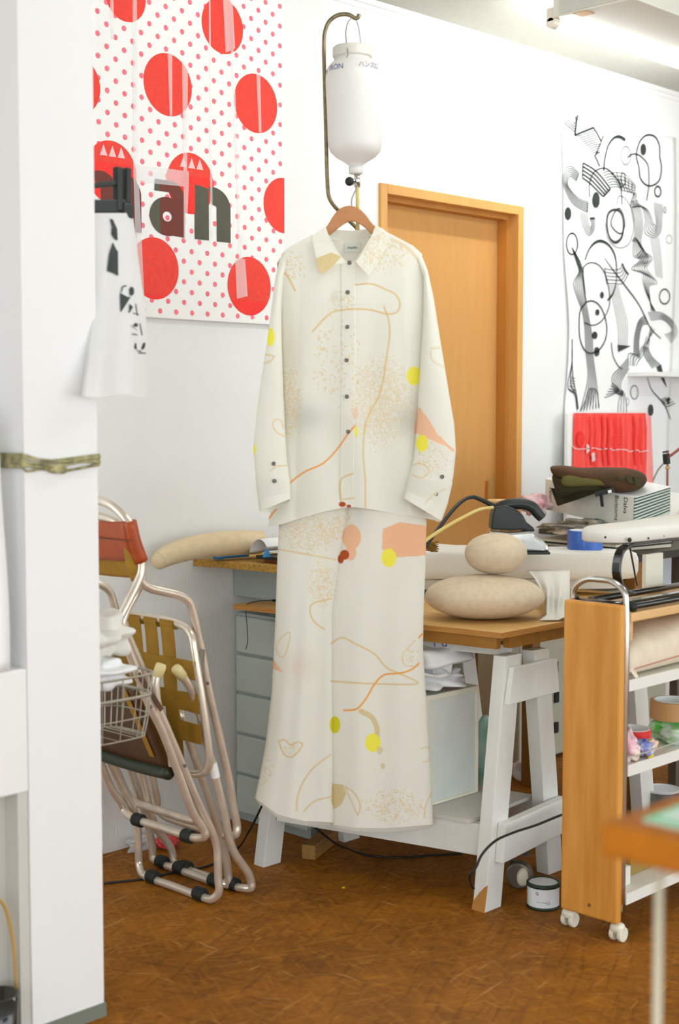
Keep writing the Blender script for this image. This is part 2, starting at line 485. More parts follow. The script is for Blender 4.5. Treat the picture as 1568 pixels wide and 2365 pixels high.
def grid(fn, nu, nv, closed_u=False):
    V = []
    for j in range(nv + 1):
        for i in range(nu + (0 if closed_u else 1)):
            V.append(fn(i / nu, j / nv))
    w = nu if closed_u else nu + 1
    Fc = []
    for j in range(nv):
        for i in range(nu):
            i2 = (i + 1) % w if closed_u else i + 1
            Fc.append((j * w + i, j * w + i2, (j + 1) * w + i2, (j + 1) * w + i))
    return V, Fc

def slab(fn, nu, nv, off):
    """a sheet with thickness: grid pushed along off and closed round the edge"""
    V, Fc = grid(fn, nu, nv)
    V = np.array(V, float); n = len(V)
    W = V + np.array(off, float)
    w = nu + 1
    F2 = [tuple(i + n for i in reversed(f)) for f in Fc]
    rim = []
    b = [i for i in range(w)] + [j * w + nu for j in range(1, nv + 1)] + [nv * w + i for i in range(nu - 1, -1, -1)] + [j * w for j in range(nv - 1, 0, -1)]
    for k in range(len(b)):
        a, c = b[k], b[(k + 1) % len(b)]
        rim.append((c, a, a + n, c + n))
    return np.vstack([V, W]), Fc + F2 + rim

def blob(c, r, amp=0.15, seed=0, nu=28, nv=18, flat=None, freq=3.0, power=1.0):
    """closed lumpy body"""
    rs = np.random.RandomState(seed)
    ks = rs.normal(size=(10, 3)) * freq; ph = rs.uniform(0, 6.28, 10)
    c = np.array(c, float)
    V = [c + np.array([0, 0, r[2]])]
    for j in range(1, nv):
        th = math.pi * j / nv
        for i in range(nu):
            a = 2 * math.pi * i / nu
            d = np.array([math.sin(th) * math.cos(a), math.sin(th) * math.sin(a), math.cos(th)])
            if power != 1.0:
                d = np.sign(d) * np.abs(d) ** power
            s = 1 + amp * np.sin(ks @ d + ph).mean() * 2.2
            V.append(c + d * np.array(r) * s)
    V.append(c - np.array([0, 0, r[2]]))
    V = np.array(V)
    if flat is not None:
        V[:, 2] = np.maximum(V[:, 2], flat)
    Fc = [(0, 1 + i, 1 + (i + 1) % nu) for i in range(nu)]
    for j in range(nv - 2):
        for i in range(nu):
            i2 = (i + 1) % nu
            Fc.append((1 + j * nu + i, 1 + (j + 1) * nu + i, 1 + (j + 1) * nu + i2, 1 + j * nu + i2))
    e = len(V) - 1
    Fc += [(e, 1 + (nv - 2) * nu + (i + 1) % nu, 1 + (nv - 2) * nu + i) for i in range(nu)]
    return V, Fc

def disc(c, u, v, ru, rv, n=28):
    c = np.array(c, float); u = np.array(u, float); v = np.array(v, float)
    V = [c + u * ru * math.cos(2 * math.pi * k / n) + v * rv * math.sin(2 * math.pi * k / n) for k in range(n)]
    return V, [tuple(range(n))]

def ribbon(P, nrm, w):
    """flat stroke along 3D points P lying on a plane of normal nrm"""
    P = np.array(P, float); n = len(P)
    V = []
    ww = w if hasattr(w, '__len__') else None
    for i in range(n):
        t = P[min(i + 1, n - 1)] - P[max(i - 1, 0)]
        s = np.cross(nrm, t); s /= (np.linalg.norm(s) + 1e-12)
        wi = np.interp(i / max(1, n - 1), np.linspace(0, 1, len(ww)), ww) if ww is not None else w
        V += [P[i] - s * wi / 2, P[i] + s * wi / 2]
    return V, [(2 * i, 2 * i + 2, 2 * i + 3, 2 * i + 1) for i in range(n - 1)]

def text_geo(body, o, right, up, height, shear=0.0):
    cu = bpy.data.curves.new('t', 'FONT')
    cu.body = body; cu.size = 1.0; cu.shear = shear
    cu.resolution_u = 3
    t = bpy.data.objects.new('t', cu)
    COL.objects.link(t)
    dg = bpy.context.evaluated_depsgraph_get()
    me = t.evaluated_get(dg).to_mesh()
    V = np.array([v.co[:] for v in me.vertices]); Fc = [tuple(p.vertices) for p in me.polygons]
    t.evaluated_get(dg).to_mesh_clear()
    bpy.data.objects.remove(t); bpy.data.curves.remove(cu)
    if len(V) == 0:
        return None
    V[:, :2] -= V[:, :2].min(axis=0)
    k = height / max(1e-6, V[:, 1].max())
    o = np.array(o, float); right = np.array(right, float); up = np.array(up, float)
    return np.array([o + right * v[0] * k + up * v[1] * k for v in V]), Fc, V[:, 0].max() * k

# ------------------------------------------------------------------ the room
WX0, WX1, WY0 = -1.5, 7.5, -2.6
struct('floor', box(WX0, WX1, WY0, WALL_Y + 0.25, -0.05, 0), 'floor')
struct('ceiling', box(WX0, WX1, WY0, WALL_Y + 0.25, CEIL, CEIL + 0.06), 'ceiling')
DX0, DX1, DZ = 3.639, 4.449, 2.083
fw = 0.034
wall_geo = join(box(1.2, DX0 + 0.01, WALL_Y, WALL_Y + 0.2, 0, CEIL), box(DX1 - 0.01, WX1, WALL_Y, WALL_Y + 0.2, 0, CEIL),
                box(DX0 + 0.01, DX1 - 0.01, WALL_Y, WALL_Y + 0.2, DZ - 0.01, CEIL))
struct('wall_back', wall_geo, 'wall')
struct('wall_right', box(WX1, WX1 + 0.1, WY0, WALL_Y + 0.2, 0, CEIL), 'wall')
struct('wall_left', join(box(WX0, 1.60, 2.62, 2.78, 0, CEIL), box(WX0 - 0.1, WX0, 1.1, 2.78, 0, CEIL)), 'pillar')
# free-standing plaster pier on the left, and the skirting round its foot
struct('wall_pier', box(1.600, 1.7795, 2.447, 2.80, 0, CEIL), 'pillar')
struct('baseboard_pier', box(1.596, 1.783, 2.443, 2.80, 0.0, 0.030), 'skirting')
struct('baseboard_back', box(1.79, 2.44, WALL_Y - 0.008, WALL_Y, 0, 0.022), 'skirtwood')
# cove moulding where wall meets ceiling
struct('trim_1', join(box(1.79, WX1, WALL_Y - 0.018, WALL_Y, CEIL - 0.018, CEIL), box(1.79, WX1, WALL_Y - 0.006, WALL_Y, CEIL - 0.034, CEIL - 0.018)), 'mould')
# ceiling joint strips
struct('trim_2', box(2.0, WX1, 2.50, 2.515, CEIL - 0.012, CEIL), 'ceiling')
# door
dr = bpy.data.objects.new('door_1', None); COL.objects.link(dr); dr.location = (DX0, WALL_Y, 0); dr['kind'] = 'structure'
ORIG['door_1'] = np.array([DX0, WALL_Y, 0.0])
RB = WALL_Y + 0.085
obj('door_frame', join(box(DX0, DX0 + fw, WALL_Y - 0.012, RB, 0, DZ), box(DX1 - fw, DX1, WALL_Y - 0.012, RB, 0, DZ),
                       box(DX0 + fw, DX1 - fw, WALL_Y - 0.012, RB, DZ - fw, DZ)), 'doorframe', dr, bevel=0.002)
obj('door_stop', join(box(DX1 - fw - 0.012, DX1 - fw, WALL_Y + 0.035, RB, 0, DZ - fw), box(DX0 + fw, DX1 - fw, WALL_Y + 0.030, RB, DZ - fw - 0.016, DZ - fw)), 'doordark', dr)
pn = obj('door_panel', box(DX0 + fw, DX1 - fw, RB - 0.004, RB + 0.03, 0.005, DZ - fw), 'doorpanel', dr)
hp = ony(1133, 1134, RB - 0.006)
obj('lock_plate', box(hp[0] - 0.022, hp[0] + 0.018, RB - 0.007, RB - 0.004, hp[2] - 0.05, hp[2] + 0.05), 'brass', dr, bevel=0.001)
obj('finger_pull', box(hp[0] - 0.030, hp[0] - 0.022, RB - 0.016, RB - 0.004, hp[2] - 0.045, hp[2] + 0.04), 'doordark', dr)

# fluorescent fittings
def fitting(x0, y, length, label):
    f = thing('fluorescent_fitting', label, 'ceiling light', (x0, y, CEIL - 0.12), 'fluorescent ceiling fittings')
    obj('housing', box(x0 - 0.03, x0 + length + 0.03, y - 0.33, y - 0.020, CEIL - 0.097, CEIL - 0.002), 'housing', f, bevel=0.003)
    obj('end_plate', box(x0 - 0.034, x0 - 0.03, y - 0.30, y - 0.05, CEIL - 0.09, CEIL - 0.002), 'ceiling', f)
    for s in (0, 1):
        xx = x0 + s * length
        obj('lamp_holder', join(box(xx - 0.016, xx + 0.016, y - 0.022, y + 0.017, CEIL - 0.104, CEIL - 0.056), tube([(xx - 0.016, y, CEIL - 0.104), (xx + 0.016, y, CEIL - 0.104)], 0.019, smooth_path=False)), 'holder', f, bevel=0.004)
    obj('light_tube', tube([(x0 + 0.012, y, CEIL - 0.104), (x0 + length - 0.012, y, CEIL - 0.104)], 0.0145, smooth_path=False, seg=12), 'tube', f, smooth=True)
    return f
fx = onz(1283, 52, CEIL - 0.104)
F0 = fitting(fx[0], fx[1] + 0.01, 1.2, 'fluorescent ceiling fitting with bare glowing tube above the ink drawing')
obj('tape_scrap', box(fx[0] - 0.0312, fx[0] + 0.02, fx[1] - 0.14, fx[1] - 0.09, CEIL - 0.0985, CEIL - 0.097), 'tan', F0)
fitting(2.4, 1.75, 1.2, 'added fluorescent ceiling fitting out of view, brightening the left wall')  # unseen fitting, added to lift the light on the left wall
fitting(4.6, 1.2, 1.2, 'added fluorescent ceiling fitting out of view, evening out the room light')  # another unseen fitting, added for more even light
# ceiling duct strip beside the lamp
# ------------------------------------------------------------------ polka dot canvas
CY0 = WALL_Y - 0.024            # front of the canvas
NY = np.array([0, -1.0, 0])
def wl(px, py, y=None):
    return ony(px, py, CY0 - 0.0006 if y is None else y)
cr = wl(656, 400)[0]; cb = wl(616, 749)[2]; ctop = 2.60; cl = wl(150, 600)[0]
cv = thing('dotted_canvas', 'large white canvas with red and pink dots and dark lettering on the wall', 'canvas print', ((cl + cr) / 2, WALL_Y, cb))
obj('stretched_canvas', box(cl, cr, CY0, WALL_Y - 0.002, cb, ctop), 'canvas', cv, bevel=0.002)
BIG = [(290, -9, 58), (514, 60, 63), (388, 196, 71), (591, 239, 67), (257, 398, 72), (440, 424, 70), (655, 475, 63), (357, 620, 71), (576, 661, 67), (174, 195, 70)]
def clipdisc(c, r, yy, n=48):
    out = []
    for k in range(n):
        a = 2 * math.pi * k / n
        x = min(cr, max(cl, c[0] + r * math.cos(a))); z = min(ctop, max(cb, c[2] + r * math.sin(a)))
        out.append((x, yy, z))
    return out, [tuple(range(n))]
rs = np.random.RandomState(4)
sg = []
p0 = wl(504 / 2.24, 57 / 2.24)
a = 0.0612
for i in range(-14, 16):
    for j in range(-32, 20):
        x = p0[0] + (i + 0.5 * (j % 2)) * a; z = p0[2] + j * a * 0.5
        if cl + 0.002 < x < cr - 0.001 and cb + 0.002 < z < ctop:
            sg.append(clipdisc((x, 0, z), 0.0081, CY0 - 0.0005, 14))
obj('small_dots', join(*sg), 'pink', cv, kind='stuff')
bigc = []
for (px, py, rp) in BIG:
    c = wl(px, py); r = rp * (c @ FW - H * FW[2]) / FPX
    bigc.append((c, r))
    obj('large_dot', clipdisc(c, r, CY0 - 0.0009), 'red', cv)
# letters m a n
def letter(polys, x0, x1, z0, z1, yy):
    gs = []
    for i, poly in enumerate(polys):
        gs.append(([(x0 + p[0] * (x1 - x0), yy - i * 4e-6, z0 + p[1] * (z1 - z0)) for p in poly], [tuple(range(len(poly)))]))
    return join(*gs)
def clipx(poly, xc, keep_right):
    out = []
    n = len(poly)
    inside = lambda p: (p[0] >= xc) == keep_right
    for i in range(n):
        p, q = poly[i], poly[(i + 1) % n]
        if inside(p): out.append(p)
        if inside(p) != inside(q):
            t = (xc - p[0]) / (q[0] - p[0]); out.append((xc, p[1] + (q[1] - p[1]) * t))
    return out
def arc(cx, cy, rx, ry, a0, a1, n=14):
    return [(cx + rx * math.cos(math.radians(a0 + (a1 - a0) * k / n)), cy + ry * math.sin(math.radians(a0 + (a1 - a0) * k / n))) for k in range(n + 1)]
def ringquads(cx, cy, r0x, r0y, r1x, r1y, a0, a1, n=24):
    o = arc(cx, cy, r1x, r1y, a0, a1, n); q = arc(cx, cy, r0x, r0y, a0, a1, n)
    return [[q[k], o[k], o[k + 1], q[k + 1]] for k in range(n)]
n_poly = [[(0, 0), (0.39, 0), (0.39, 0.95), (0.2, 0.985), (0, 1.0)], [(0.61, 0), (1, 0), (1, 0.62), (0.61, 0.62)]] + ringquads(0.5, 0.62, 0.11, 0.05, 0.5, 0.38, 0, 103, 20)
a_poly = ringquads(0.50, 0.35, 0.13, 0.09, 0.50, 0.35, 0, 360, 48) + [[(0.66, 0.015), (1.0, 0.0), (1.0, 0.72), (0.66, 0.72)]] + \
    [[(0.14, 0.79), (0.6, 0.79), (0.6, 1.0), (0.16, 1.0)]] + ringquads(0.58, 0.70, 0.04, 0.06, 0.42, 0.30, 0, 92, 14)
m_poly = [[(0, 0), (0.26, 0), (0.26, 1), (0, 1)], [(0.37, 0), (0.63, 0), (0.63, 0.8), (0.37, 0.8)], [(0.74, 0), (1, 0), (1, 0.7), (0.74, 0.7)]] + \
    ringquads(0.74, 0.64, 0.0, 0.06, 0.26, 0.36, 0, 130, 16) + ringquads(0.37, 0.64, 0.0, 0.06, 0.26, 0.36, 0, 130, 16)
zz0 = wl(449, 552)[2]; zz1 = wl(449, 426)[2]
for m_, nm_, test in (('maroon', 'letter_overprint', True), ('olive', 'letter_a', False)):
    sel = [c_ for c_ in (clipx(p, 0.29, test) for p in a_poly) if len(c_) > 2]
    obj(nm_, letter(sel, wl(345, 480)[0], wl(426, 480)[0], zz0, zz1, CY0 - 0.0013), m_, cv)
Ln = obj('letter_n', letter(n_poly, wl(449, 480)[0], wl(532, 480)[0], zz0, zz1, CY0 - 0.0013), 'olive', cv)
Lm = obj('letter_m', letter(m_poly, wl(176, 480)[0], wl(326, 480)[0], zz0, zz1, CY0 - 0.0013), 'maroon', cv)
# overprint: brown where ink lies over the pink tissue, deeper red bands under the tissue edge
def quadwall(pts, yy):
    return [tuple(ony(px, py, yy)) for px, py in pts], [tuple(range(len(pts)))]
mask = lambda pts, m, nm: obj(nm, quadwall(pts, CY0 - 0.0016), m, cv)
for (c, r), k in ((bigc[4], 0.30), (bigc[5], 0.25)):
    P = [(c[0] + r * math.cos(t), CY0 - 0.0011, c[2] + r * math.sin(t)) for t in np.linspace(math.pi + 0.2, 2 * math.pi - 0.2, 24)]
    top = [(c[0] + r * math.cos(t), CY0 - 0.0011, c[2] + r * k) for t in (0.3,)]
    P2 = [(c[0] + r * math.cos(t), CY0 - 0.0011, min(c[2] + r * math.sin(t), c[2] + r * k)) for t in np.linspace(0, 2 * math.pi, 48, endpoint=False)]
    obj('deep_red_band', (P2, [tuple(range(48))]), 'redhot', cv)
for (c, r), k in ((bigc[7], -0.86), (bigc[8], -0.50)):
    P2 = [(c[0] + r * math.cos(t), CY0 - 0.0011, min(c[2] + r * math.sin(t), c[2] + r * k)) for t in np.linspace(0, 2 * math.pi, 48, endpoint=False)]
    obj('deep_red_band', (P2, [tuple(range(48))]), 'redhot', cv)
for (c, r) in (bigc[4], bigc[5]):
    for k in (-0.45, -0.1, 0.25):
        x = c[0] + r * k
        obj('pale_triangle', ([(x, CY0 - 0.0013, c[2] + r * 0.5), (x + r * 0.3, CY0 - 0.0013, c[2] + r * 0.5), (x + r * 0.15, CY0 - 0.0013, c[2] + r * 0.85)], [(0, 1, 2)]), 'pinkwash', cv)
mask([(437, 425), (450, 425), (450, 490), (437, 492)], 'redhot', 'overprint_patch')
# creased tissue strips over the print, their light reflections put in as white
for s in ([(306, 0), (316, 0), (320, 400), (334, 700), (318, 700), (308, 400)], [(254, 0), (262, 0), (264, 90), (256, 90)], [(515, 0), (537, 0), (543, 112), (521, 122)],
          [(387, 125), (398, 125), (398, 268), (392, 268)], [(420, 140), (434, 150), (432, 420), (424, 420)], [(482, 0), (486, 0), (492, 560), (486, 560)],
          [(592, 172), (601, 172), (604, 306), (598, 306)], [(543, 600), (566, 598), (572, 684), (547, 690)], [(424, 420), (436, 428), (430, 555), (424, 552)],
          [(530, 40), (536, 40), (560, 600), (552, 600)], [(316, 380), (436, 396), (436, 432), (316, 420)]):
    obj('tissue_sheen_strip', quadwall(s, CY0 - 0.0022), 'tissue', cv)

# ------------------------------------------------------------------ ink drawing on a long sheet
PY = WALL_Y - 0.012
def pc(x, y):        # crop coordinates used while tracing -> wall plane
    return ony(1180 + x / 3.111, 240 + y / 3.111, PY - 0.0035)
sheet = thing('ink_drawing', 'tall white sheet with abstract black brush drawing hung on the back wall', 'drawing', ony(1430, 1000, WALL_Y))
pl = [(360, 30), (370, 300), (378, 600), (380, 900), (385, 1100), (405, 1350), (420, 1600), (412, 1850), (400, 2050), (388, 2150), (384, 2360)]
PLr = [ony(1180 + x / 3.111, 240 + y / 3.111, PY) for x, y in pl]
ptop = PLr[0][2]
pright = ony(1560, 320, PY)[0]
def pfn(u, v):
    zt = ptop + (0.90 - ptop) * v
    zs = [p[2] for p in PLr][::-1]; xs = [p[0] for p in PLr][::-1]
    xl = np.interp(zt, zs, xs)
    x = xl + (pright + 0.02 * math.sin(v * 5) - xl) * u
    curl = 0.018 * (1 - u) ** 6 * (0.4 + 0.6 * math.sin(v * 9) ** 2)
    return (x, PY - curl * 0 + 0.0 - 0.0, zt) if u > 0.12 else (x, PY - curl * 0.1, zt)
obj('paper_sheet', slab(pfn, 24, 40, (0, 0.002, 0)), 'paper', sheet, smooth=True)
strokes = []
def st(pts, w=7, closed=False):
    P = np.array([pc(x, y) for x, y in pts])
    P = spline(P, 5, closed)
    if closed: P = np.vstack([P, P[:1], P[1:2]])
    k = 6.8 / FPX / 3.111
    strokes.append(ribbon(P, NY, np.array(w) * k if hasattr(w, '__len__') else w * k))
def poly(pts):
    P = [pc(x, y) for x, y in pts]
    strokes.append((P, [tuple(range(len(P)))]))
def ell(cx, cy, rx, ry, w=8):
    st([(cx + rx * math.cos(t), cy + ry * math.sin(t)) for t in np.linspace(0, 2 * math.pi, 14, endpoint=False)], w, True)
def dot(cx, cy, rx, ry):
    poly([(cx + rx * math.cos(t), cy + ry * math.sin(t)) for t in np.linspace(0, 2 * math.pi, 20, endpoint=False)])
def band(A, B, n, w=5):
    """n lines swept between two edge polylines"""
    for k in range(n):
        f = k / (n - 1)
        st([(p[0] + (q[0] - p[0]) * f, p[1] + (q[1] - p[1]) * f) for p, q in zip(A, B)], w * 0.8)
# arrow-like hatched shapes top left
st([(480, 80), (470, 150), (460, 225)], 14); st([(460, 225), (520, 200), (595, 170)], 14); st([(595, 170), (625, 220), (650, 270)], 10)
st([(665, 225), (635, 310), (605, 375)], 9); st([(605, 375), (625, 415), (640, 450)], 10)
for k in range(6): st([(378 + k * 17, 128 - k * 8), (420 + k * 10, 165 - k * 8), (468, 205 - k * 22)], 5)
for k in range(11): st([(478 + k * 12, 232 + k * 14), (540 + k * 10, 215 + k * 13), (602 + k * 4 if k < 6 else 640 - (k - 6) * 7, 192 + k * 16)], 5)
st([(668, 480), (675, 400), (700, 300), (740, 245), (780, 235), (822, 258)], [13, 12, 12, 16, 20, 22])
ell(826, 371, 35, 65, 5)
st([(990, 222), (1040, 240), (1068, 300), (1070, 380), (1082, 450), (1070, 540), (1020, 585), (970, 580), (930, 530), (920, 450), (903, 380), (915, 300), (945, 245)], 11, True)
dot(952, 327, 20, 42)
st([(838, 385), (870, 362), (905, 362), (950, 390), (985, 440), (992, 520), (990, 600), (975, 695)], 9)
ell(1056, 629, 22, 37, 11); ell(1105, 762, 8, 20, 5); ell(1136, 973, 20, 30, 3); ell(1105, 1384, 37, 53, 9); ell(440, 1005, 40, 76, 9)
# C-shaped ribbon
band([(490, 495), (440, 452), (400, 460), (372, 540), (390, 620), (450, 720), (550, 778)], [(470, 552), (430, 520), (412, 540), (410, 580), (440, 630), (490, 680), (555, 705)], 6, 6)
st([(490, 495), (480, 525), (470, 552)], 7); st([(555, 705), (553, 740), (550, 778)], 7)
# striped mane
band([(520, 422), (610, 480), (680, 560), (715, 610)], [(515, 530), (570, 570), (620, 620), (665, 665)], 5, 12)
st([(520, 422), (516, 470), (515, 530)], 9); st([(715, 610), (690, 640), (665, 665)], 12)
band([(660, 500), (700, 482), (745, 500)], [(715, 600), (760, 595), (800, 610)], 7, 6)
st([(568, 670), (565, 580), (590, 500), (640, 465), (690, 465), (740, 510), (780, 570), (795, 640), (798, 720)], 8)
band([(740, 490), (820, 505), (900, 590)], [(790, 620), (840, 630), (895, 640)], 6, 5)
for k in range(5): st([(760 + k * 28, 495 + k * 18), (780 + k * 22, 560 + k * 16), (800 + k * 22, 620 + k * 8)], 6)
st([(805, 485), (790, 530), (800, 590), (825, 560), (815, 490)], 7)
dot(612, 690, 27, 57); dot(410, 788, 24, 47)
band([(500, 775), (520, 880), (560, 945), (600, 900), (605, 820)], [(548, 785), (560, 860), (575, 890), (580, 860), (572, 820)], 5, 5)
st([(568, 822), (602, 820)], 12)
# eye rings
st([(690, 860), (700, 790), (740, 760), (790, 780), (810, 860), (795, 960), (750, 995), (710, 960)], [14, 16, 14, 10, 16, 20, 12, 14], True)
st([(720, 860), (740, 790), (775, 750), (805, 790), (818, 870), (795, 930), (750, 910)], 8, True)
st([(680, 860), (690, 950), (730, 1010), (790, 1035), (850, 1000), (880, 900), (880, 800), (850, 720), (810, 670), (775, 665), (760, 720)], 4)
# bundles down the right
band([(860, 700), (870, 800), (890, 900), (880, 1000), (880, 1090), (930, 1120), (865, 1185), (950, 1220), (950, 1280), (1000, 1420), (1040, 1490)],
     [(905, 690), (940, 800), (945, 900), (935, 1000), (960, 1060), (1015, 1110), (975, 1180), (1050, 1285), (995, 1310), (1000, 1400), (1010, 1490)], 7, 5)
band([(870, 990), (890, 960), (940, 1040), (905, 1090)], [(930, 990), (920, 1010), (985, 1100), (960, 1180)], 6, 6)
band([(880, 640), (860, 740), (940, 740), (970, 850)], [(905, 640), (905, 700), (990, 770), (1025, 870)], 5, 5)
band([(965, 850), (960, 920), (1030, 960), (1075, 920), (1085, 800), (1085, 720)], [(1025, 865), (1035, 870), (1040, 890), (1045, 850), (1035, 780), (1032, 708)], 6, 5)
band([(1005, 965), (1025, 1080), (1045, 1240)], [(1060, 960), (1075, 1080), (1088, 1255)], 5, 4)
# lower figure
st([(533, 1120), (560, 1050), (600, 1000), (645, 985), (700, 1010), (745, 1080), (760, 1180), (755, 1290), (730, 1370), (695, 1410)], [8, 10, 16, 18, 14, 12, 8, 6, 12, 14])
st([(515, 1180), (545, 1150), (590, 1140), (640, 1165), (680, 1230), (700, 1310), (712, 1420), (690, 1500), (640, 1570), (580, 1590), (530, 1570)], 7)
st([(520, 1180), (520, 1260), (535, 1380), (540, 1420), (500, 1480), (490, 1580), (500, 1700), (540, 1780), (590, 1790), (640, 1760), (680, 1690), (690, 1610), (670, 1510), (630, 1440), (580, 1415), (540, 1425)], 9)
dot(655, 1373, 13, 24); dot(622, 1497, 14, 22); dot(603, 1662, 19, 27); dot(617, 1780, 20, 33)
band([(440, 1030), (470, 1130), (490, 1200), (450, 1290), (480, 1400), (510, 1480), (530, 1600), (540, 1790), (555, 1960), (500, 2205)],
     [(445, 1040), (500, 1140), (515, 1200), (530, 1300), (540, 1420), (555, 1500), (585, 1680), (590, 1800), (615, 1990), (635, 2180)], 7, 6)
band([(440, 1690), (440, 1850), (410, 2040), (460, 2090), (475, 2200)], [(442, 1690), (440, 1840), (450, 1990), (470, 2080), (485, 2190)], 3, 8)
for k in range(6): st([(410 + 7 * k, 2045 - 20 * k), (440, 2060 - 18 * k), (462, 2080 - 22 * k)], 4)
for k in range(7): st([(500 + k * 22, 2210 - k * 4), (540 + k * 14, 2120 - k * 5), (565 + k * 7, 2040)], 5)
band([(672, 1180), (700, 1190), (790, 1180), (800, 1145)], [(690, 1290), (740, 1290), (800, 1290), (845, 1220)], 5, 6)
st([(800, 1145), (820, 1190), (845, 1225)], 12); st([(672, 1180), (690, 1290)], 7)
st([(672, 1105), (740, 1200), (840, 1330), (920, 1440), (965, 1530), (1010, 1620), (1078, 1685)], [4, 8, 10, 8, 9, 7, 6])
band([(705, 1300), (740, 1450), (770, 1600), (775, 1735)], [(765, 1300), (800, 1430), (835, 1560), (835, 1735)], 6, 4)
poly([(768, 1730), (862, 1740), (772, 1782)])
band([(985, 1500), (1080, 1500), (1170, 1570), (1195, 1640), (1150, 1720)], [(1005, 1555), (1090, 1550), (1140, 1590), (1160, 1630), (1105, 1660)], 6, 5)
band([(885, 1800), (890, 1680), (920, 1560), (965, 1520)], [(925, 1830), (920, 1700), (945, 1590), (985, 1580)], 5, 8)
band([(845, 1880), (845, 1800), (880, 1800), (880, 1880)], [(900, 1885), (915, 1850), (950, 1800), (1010, 1600)], 5, 6)
band([(950, 1750), (970, 1720), (1035, 1620)], [(985, 1770), (990, 1740), (1005, 1600)], 4, 5)
band([(950, 1740), (960, 1810), (1020, 1900)], [(985, 1750), (1010, 1810), (1070, 1870)], 6, 6)
poly([(1045, 1890), (1078, 1870), (1100, 1960), (1122, 2040), (1080, 1970)])
band([(840, 1830), (780, 1900), (730, 1960), (740, 2060), (805, 2100)], [(850, 1900), (810, 1960), (790, 2010), (790, 2050), (808, 2065)], 6, 6)
st([(722, 1715), (735, 1810), (770, 1880), (800, 1905)], 7)
band([(672, 2110), (720, 2095), (780, 2060)], [(730, 2005), (745, 2020), (770, 2040)], 6, 6)
band([(770, 2215), (775, 2140), (800, 2060)], [(830, 2215), (830, 2150), (815, 2075)], 4, 6)
ell(888, 2072, 27, 48, 5); ell(838, 2140, 10, 25, 3); dot(1005, 2200, 19, 42)
st([(980, 1965), (1010, 2050), (1060, 2110), (1105, 2160), (1148, 2270)], [5, 6, 8, 9, 6])
for k in range(4): st([(1070 + k * 14, 2120 - k * 6), (1115, 2172 - k * 18), (1180 - k * 14, 2150 - k * 14)], 6)
poly([(1115, 2120), (1145, 2110), (1130, 2165)])
obj('brush_strokes', join(*strokes), 'inkblack', sheet)
dm = onz(1, 1, 0)

# ------------------------------------------------------------------ the hanging outfit
GD = 3.72
def gp(px, py, dd=0.0):
    return ond(px, py, GD + dd)

# --- printed pattern, evaluated at garment positions (px, py)
TAN, ORG, YEL, PEA, RBR = lin((232, 200, 130)), lin((250, 172, 74)), lin((255, 246, 92)), lin((252, 198, 158)), lin((190, 88, 48))
LTAN, GRB, BASE = lin((226, 204, 150)), lin((208, 214, 204)), lin((244, 242, 231))
OLY = lin((228, 220, 50))
def s1(pts): return [(560 + x / 3.015, 480 + y / 3.015) for x, y in pts]
def s2(pts): return [(560 + x / 2.885, 1140 + y / 2.885) for x, y in pts]
def e1(x, y, rx, ry): return (560 + x / 3.015, 480 + y / 3.015, rx / 3.015, ry / 3.015)
def e2(x, y, rx, ry): return (560 + x / 2.885, 1140 + y / 2.885, rx / 2.885, ry / 2.885)
PR = {}
PR['shirt'] = dict(
    lines=[(s1([(785, 535), (900, 530), (1000, 570), (1060, 600), (1095, 660), (1080, 720), (1020, 740), (900, 712), (800, 705), (630, 725), (560, 780), (490, 860)]), 2.0, TAN, .8),
           (s1([(985, 690), (1015, 770), (1025, 870), (1000, 1060), (980, 1200), (940, 1330), (880, 1440), (850, 1540), (840, 1700), (855, 1900), (855, 2090)]), 1.9, TAN, .75),
           (s1([(300, 1940), (330, 1915), (430, 1840), (560, 1780), (660, 1680), (730, 1580), (780, 1520)]), 1.8, ORG, 1),
           (s1([(170, 2180), (240, 2090)]), 1.8, ORG, 1),
           (s1([(685, 2050), (688, 1890), (770, 1850)]), 1.8, TAN, .8), (s1([(700, 2030), (775, 2020)]), 1.6, TAN, .7),
           (s1([(255, 420), (310, 470), (365, 575)]), 2.2, TAN, .8), (s1([(1040, 220), (1150, 280), (1230, 380)]), 3.0, TAN, .5)],
    ell=[(e1(1195, 1170, 52, 65), YEL, 1), (e1(792, 1560, 13, 45), YEL, 1), (e1(695, 2065, 26, 19), RBR, 1), (e1(740, 2077, 18, 12), RBR, 1), (e1(785, 1430, 20, 45), PEA, .5)],
    poly=[(s1([(1225, 1380), (1300, 1480), (1400, 1640), (1195, 1570)]), PEA, .9)],
    soft=[(e1(450, 1460, 150, 130), GRB, .75), (e1(1140, 1480, 110, 130), GRB, .8), (e1(640, 620, 30, 60), GRB, .5), (e1(330, 1000, 120, 200), lin((236, 230, 206)), .5)],
    spk=[(e1(330, 1350, 90, 260), .85, 3.0), (e1(960, 1350, 210, 330), .8, 2.8), (e1(650, 1050, 170, 330), .22, 5.0), (e1(1000, 330, 160, 120), .45, 4.0), (e1(340, 400, 110, 110), .4, 5.0), (e1(700, 640, 100, 70), .4, 5.0)])
PR['collar'] = dict(lines=[], ell=[], poly=[(s1([(500, 355), (620, 310), (690, 340), (600, 440), (540, 465)]), LTAN, .95)], soft=[], spk=[(e1(930, 300, 110, 170), .6, 4.0)])
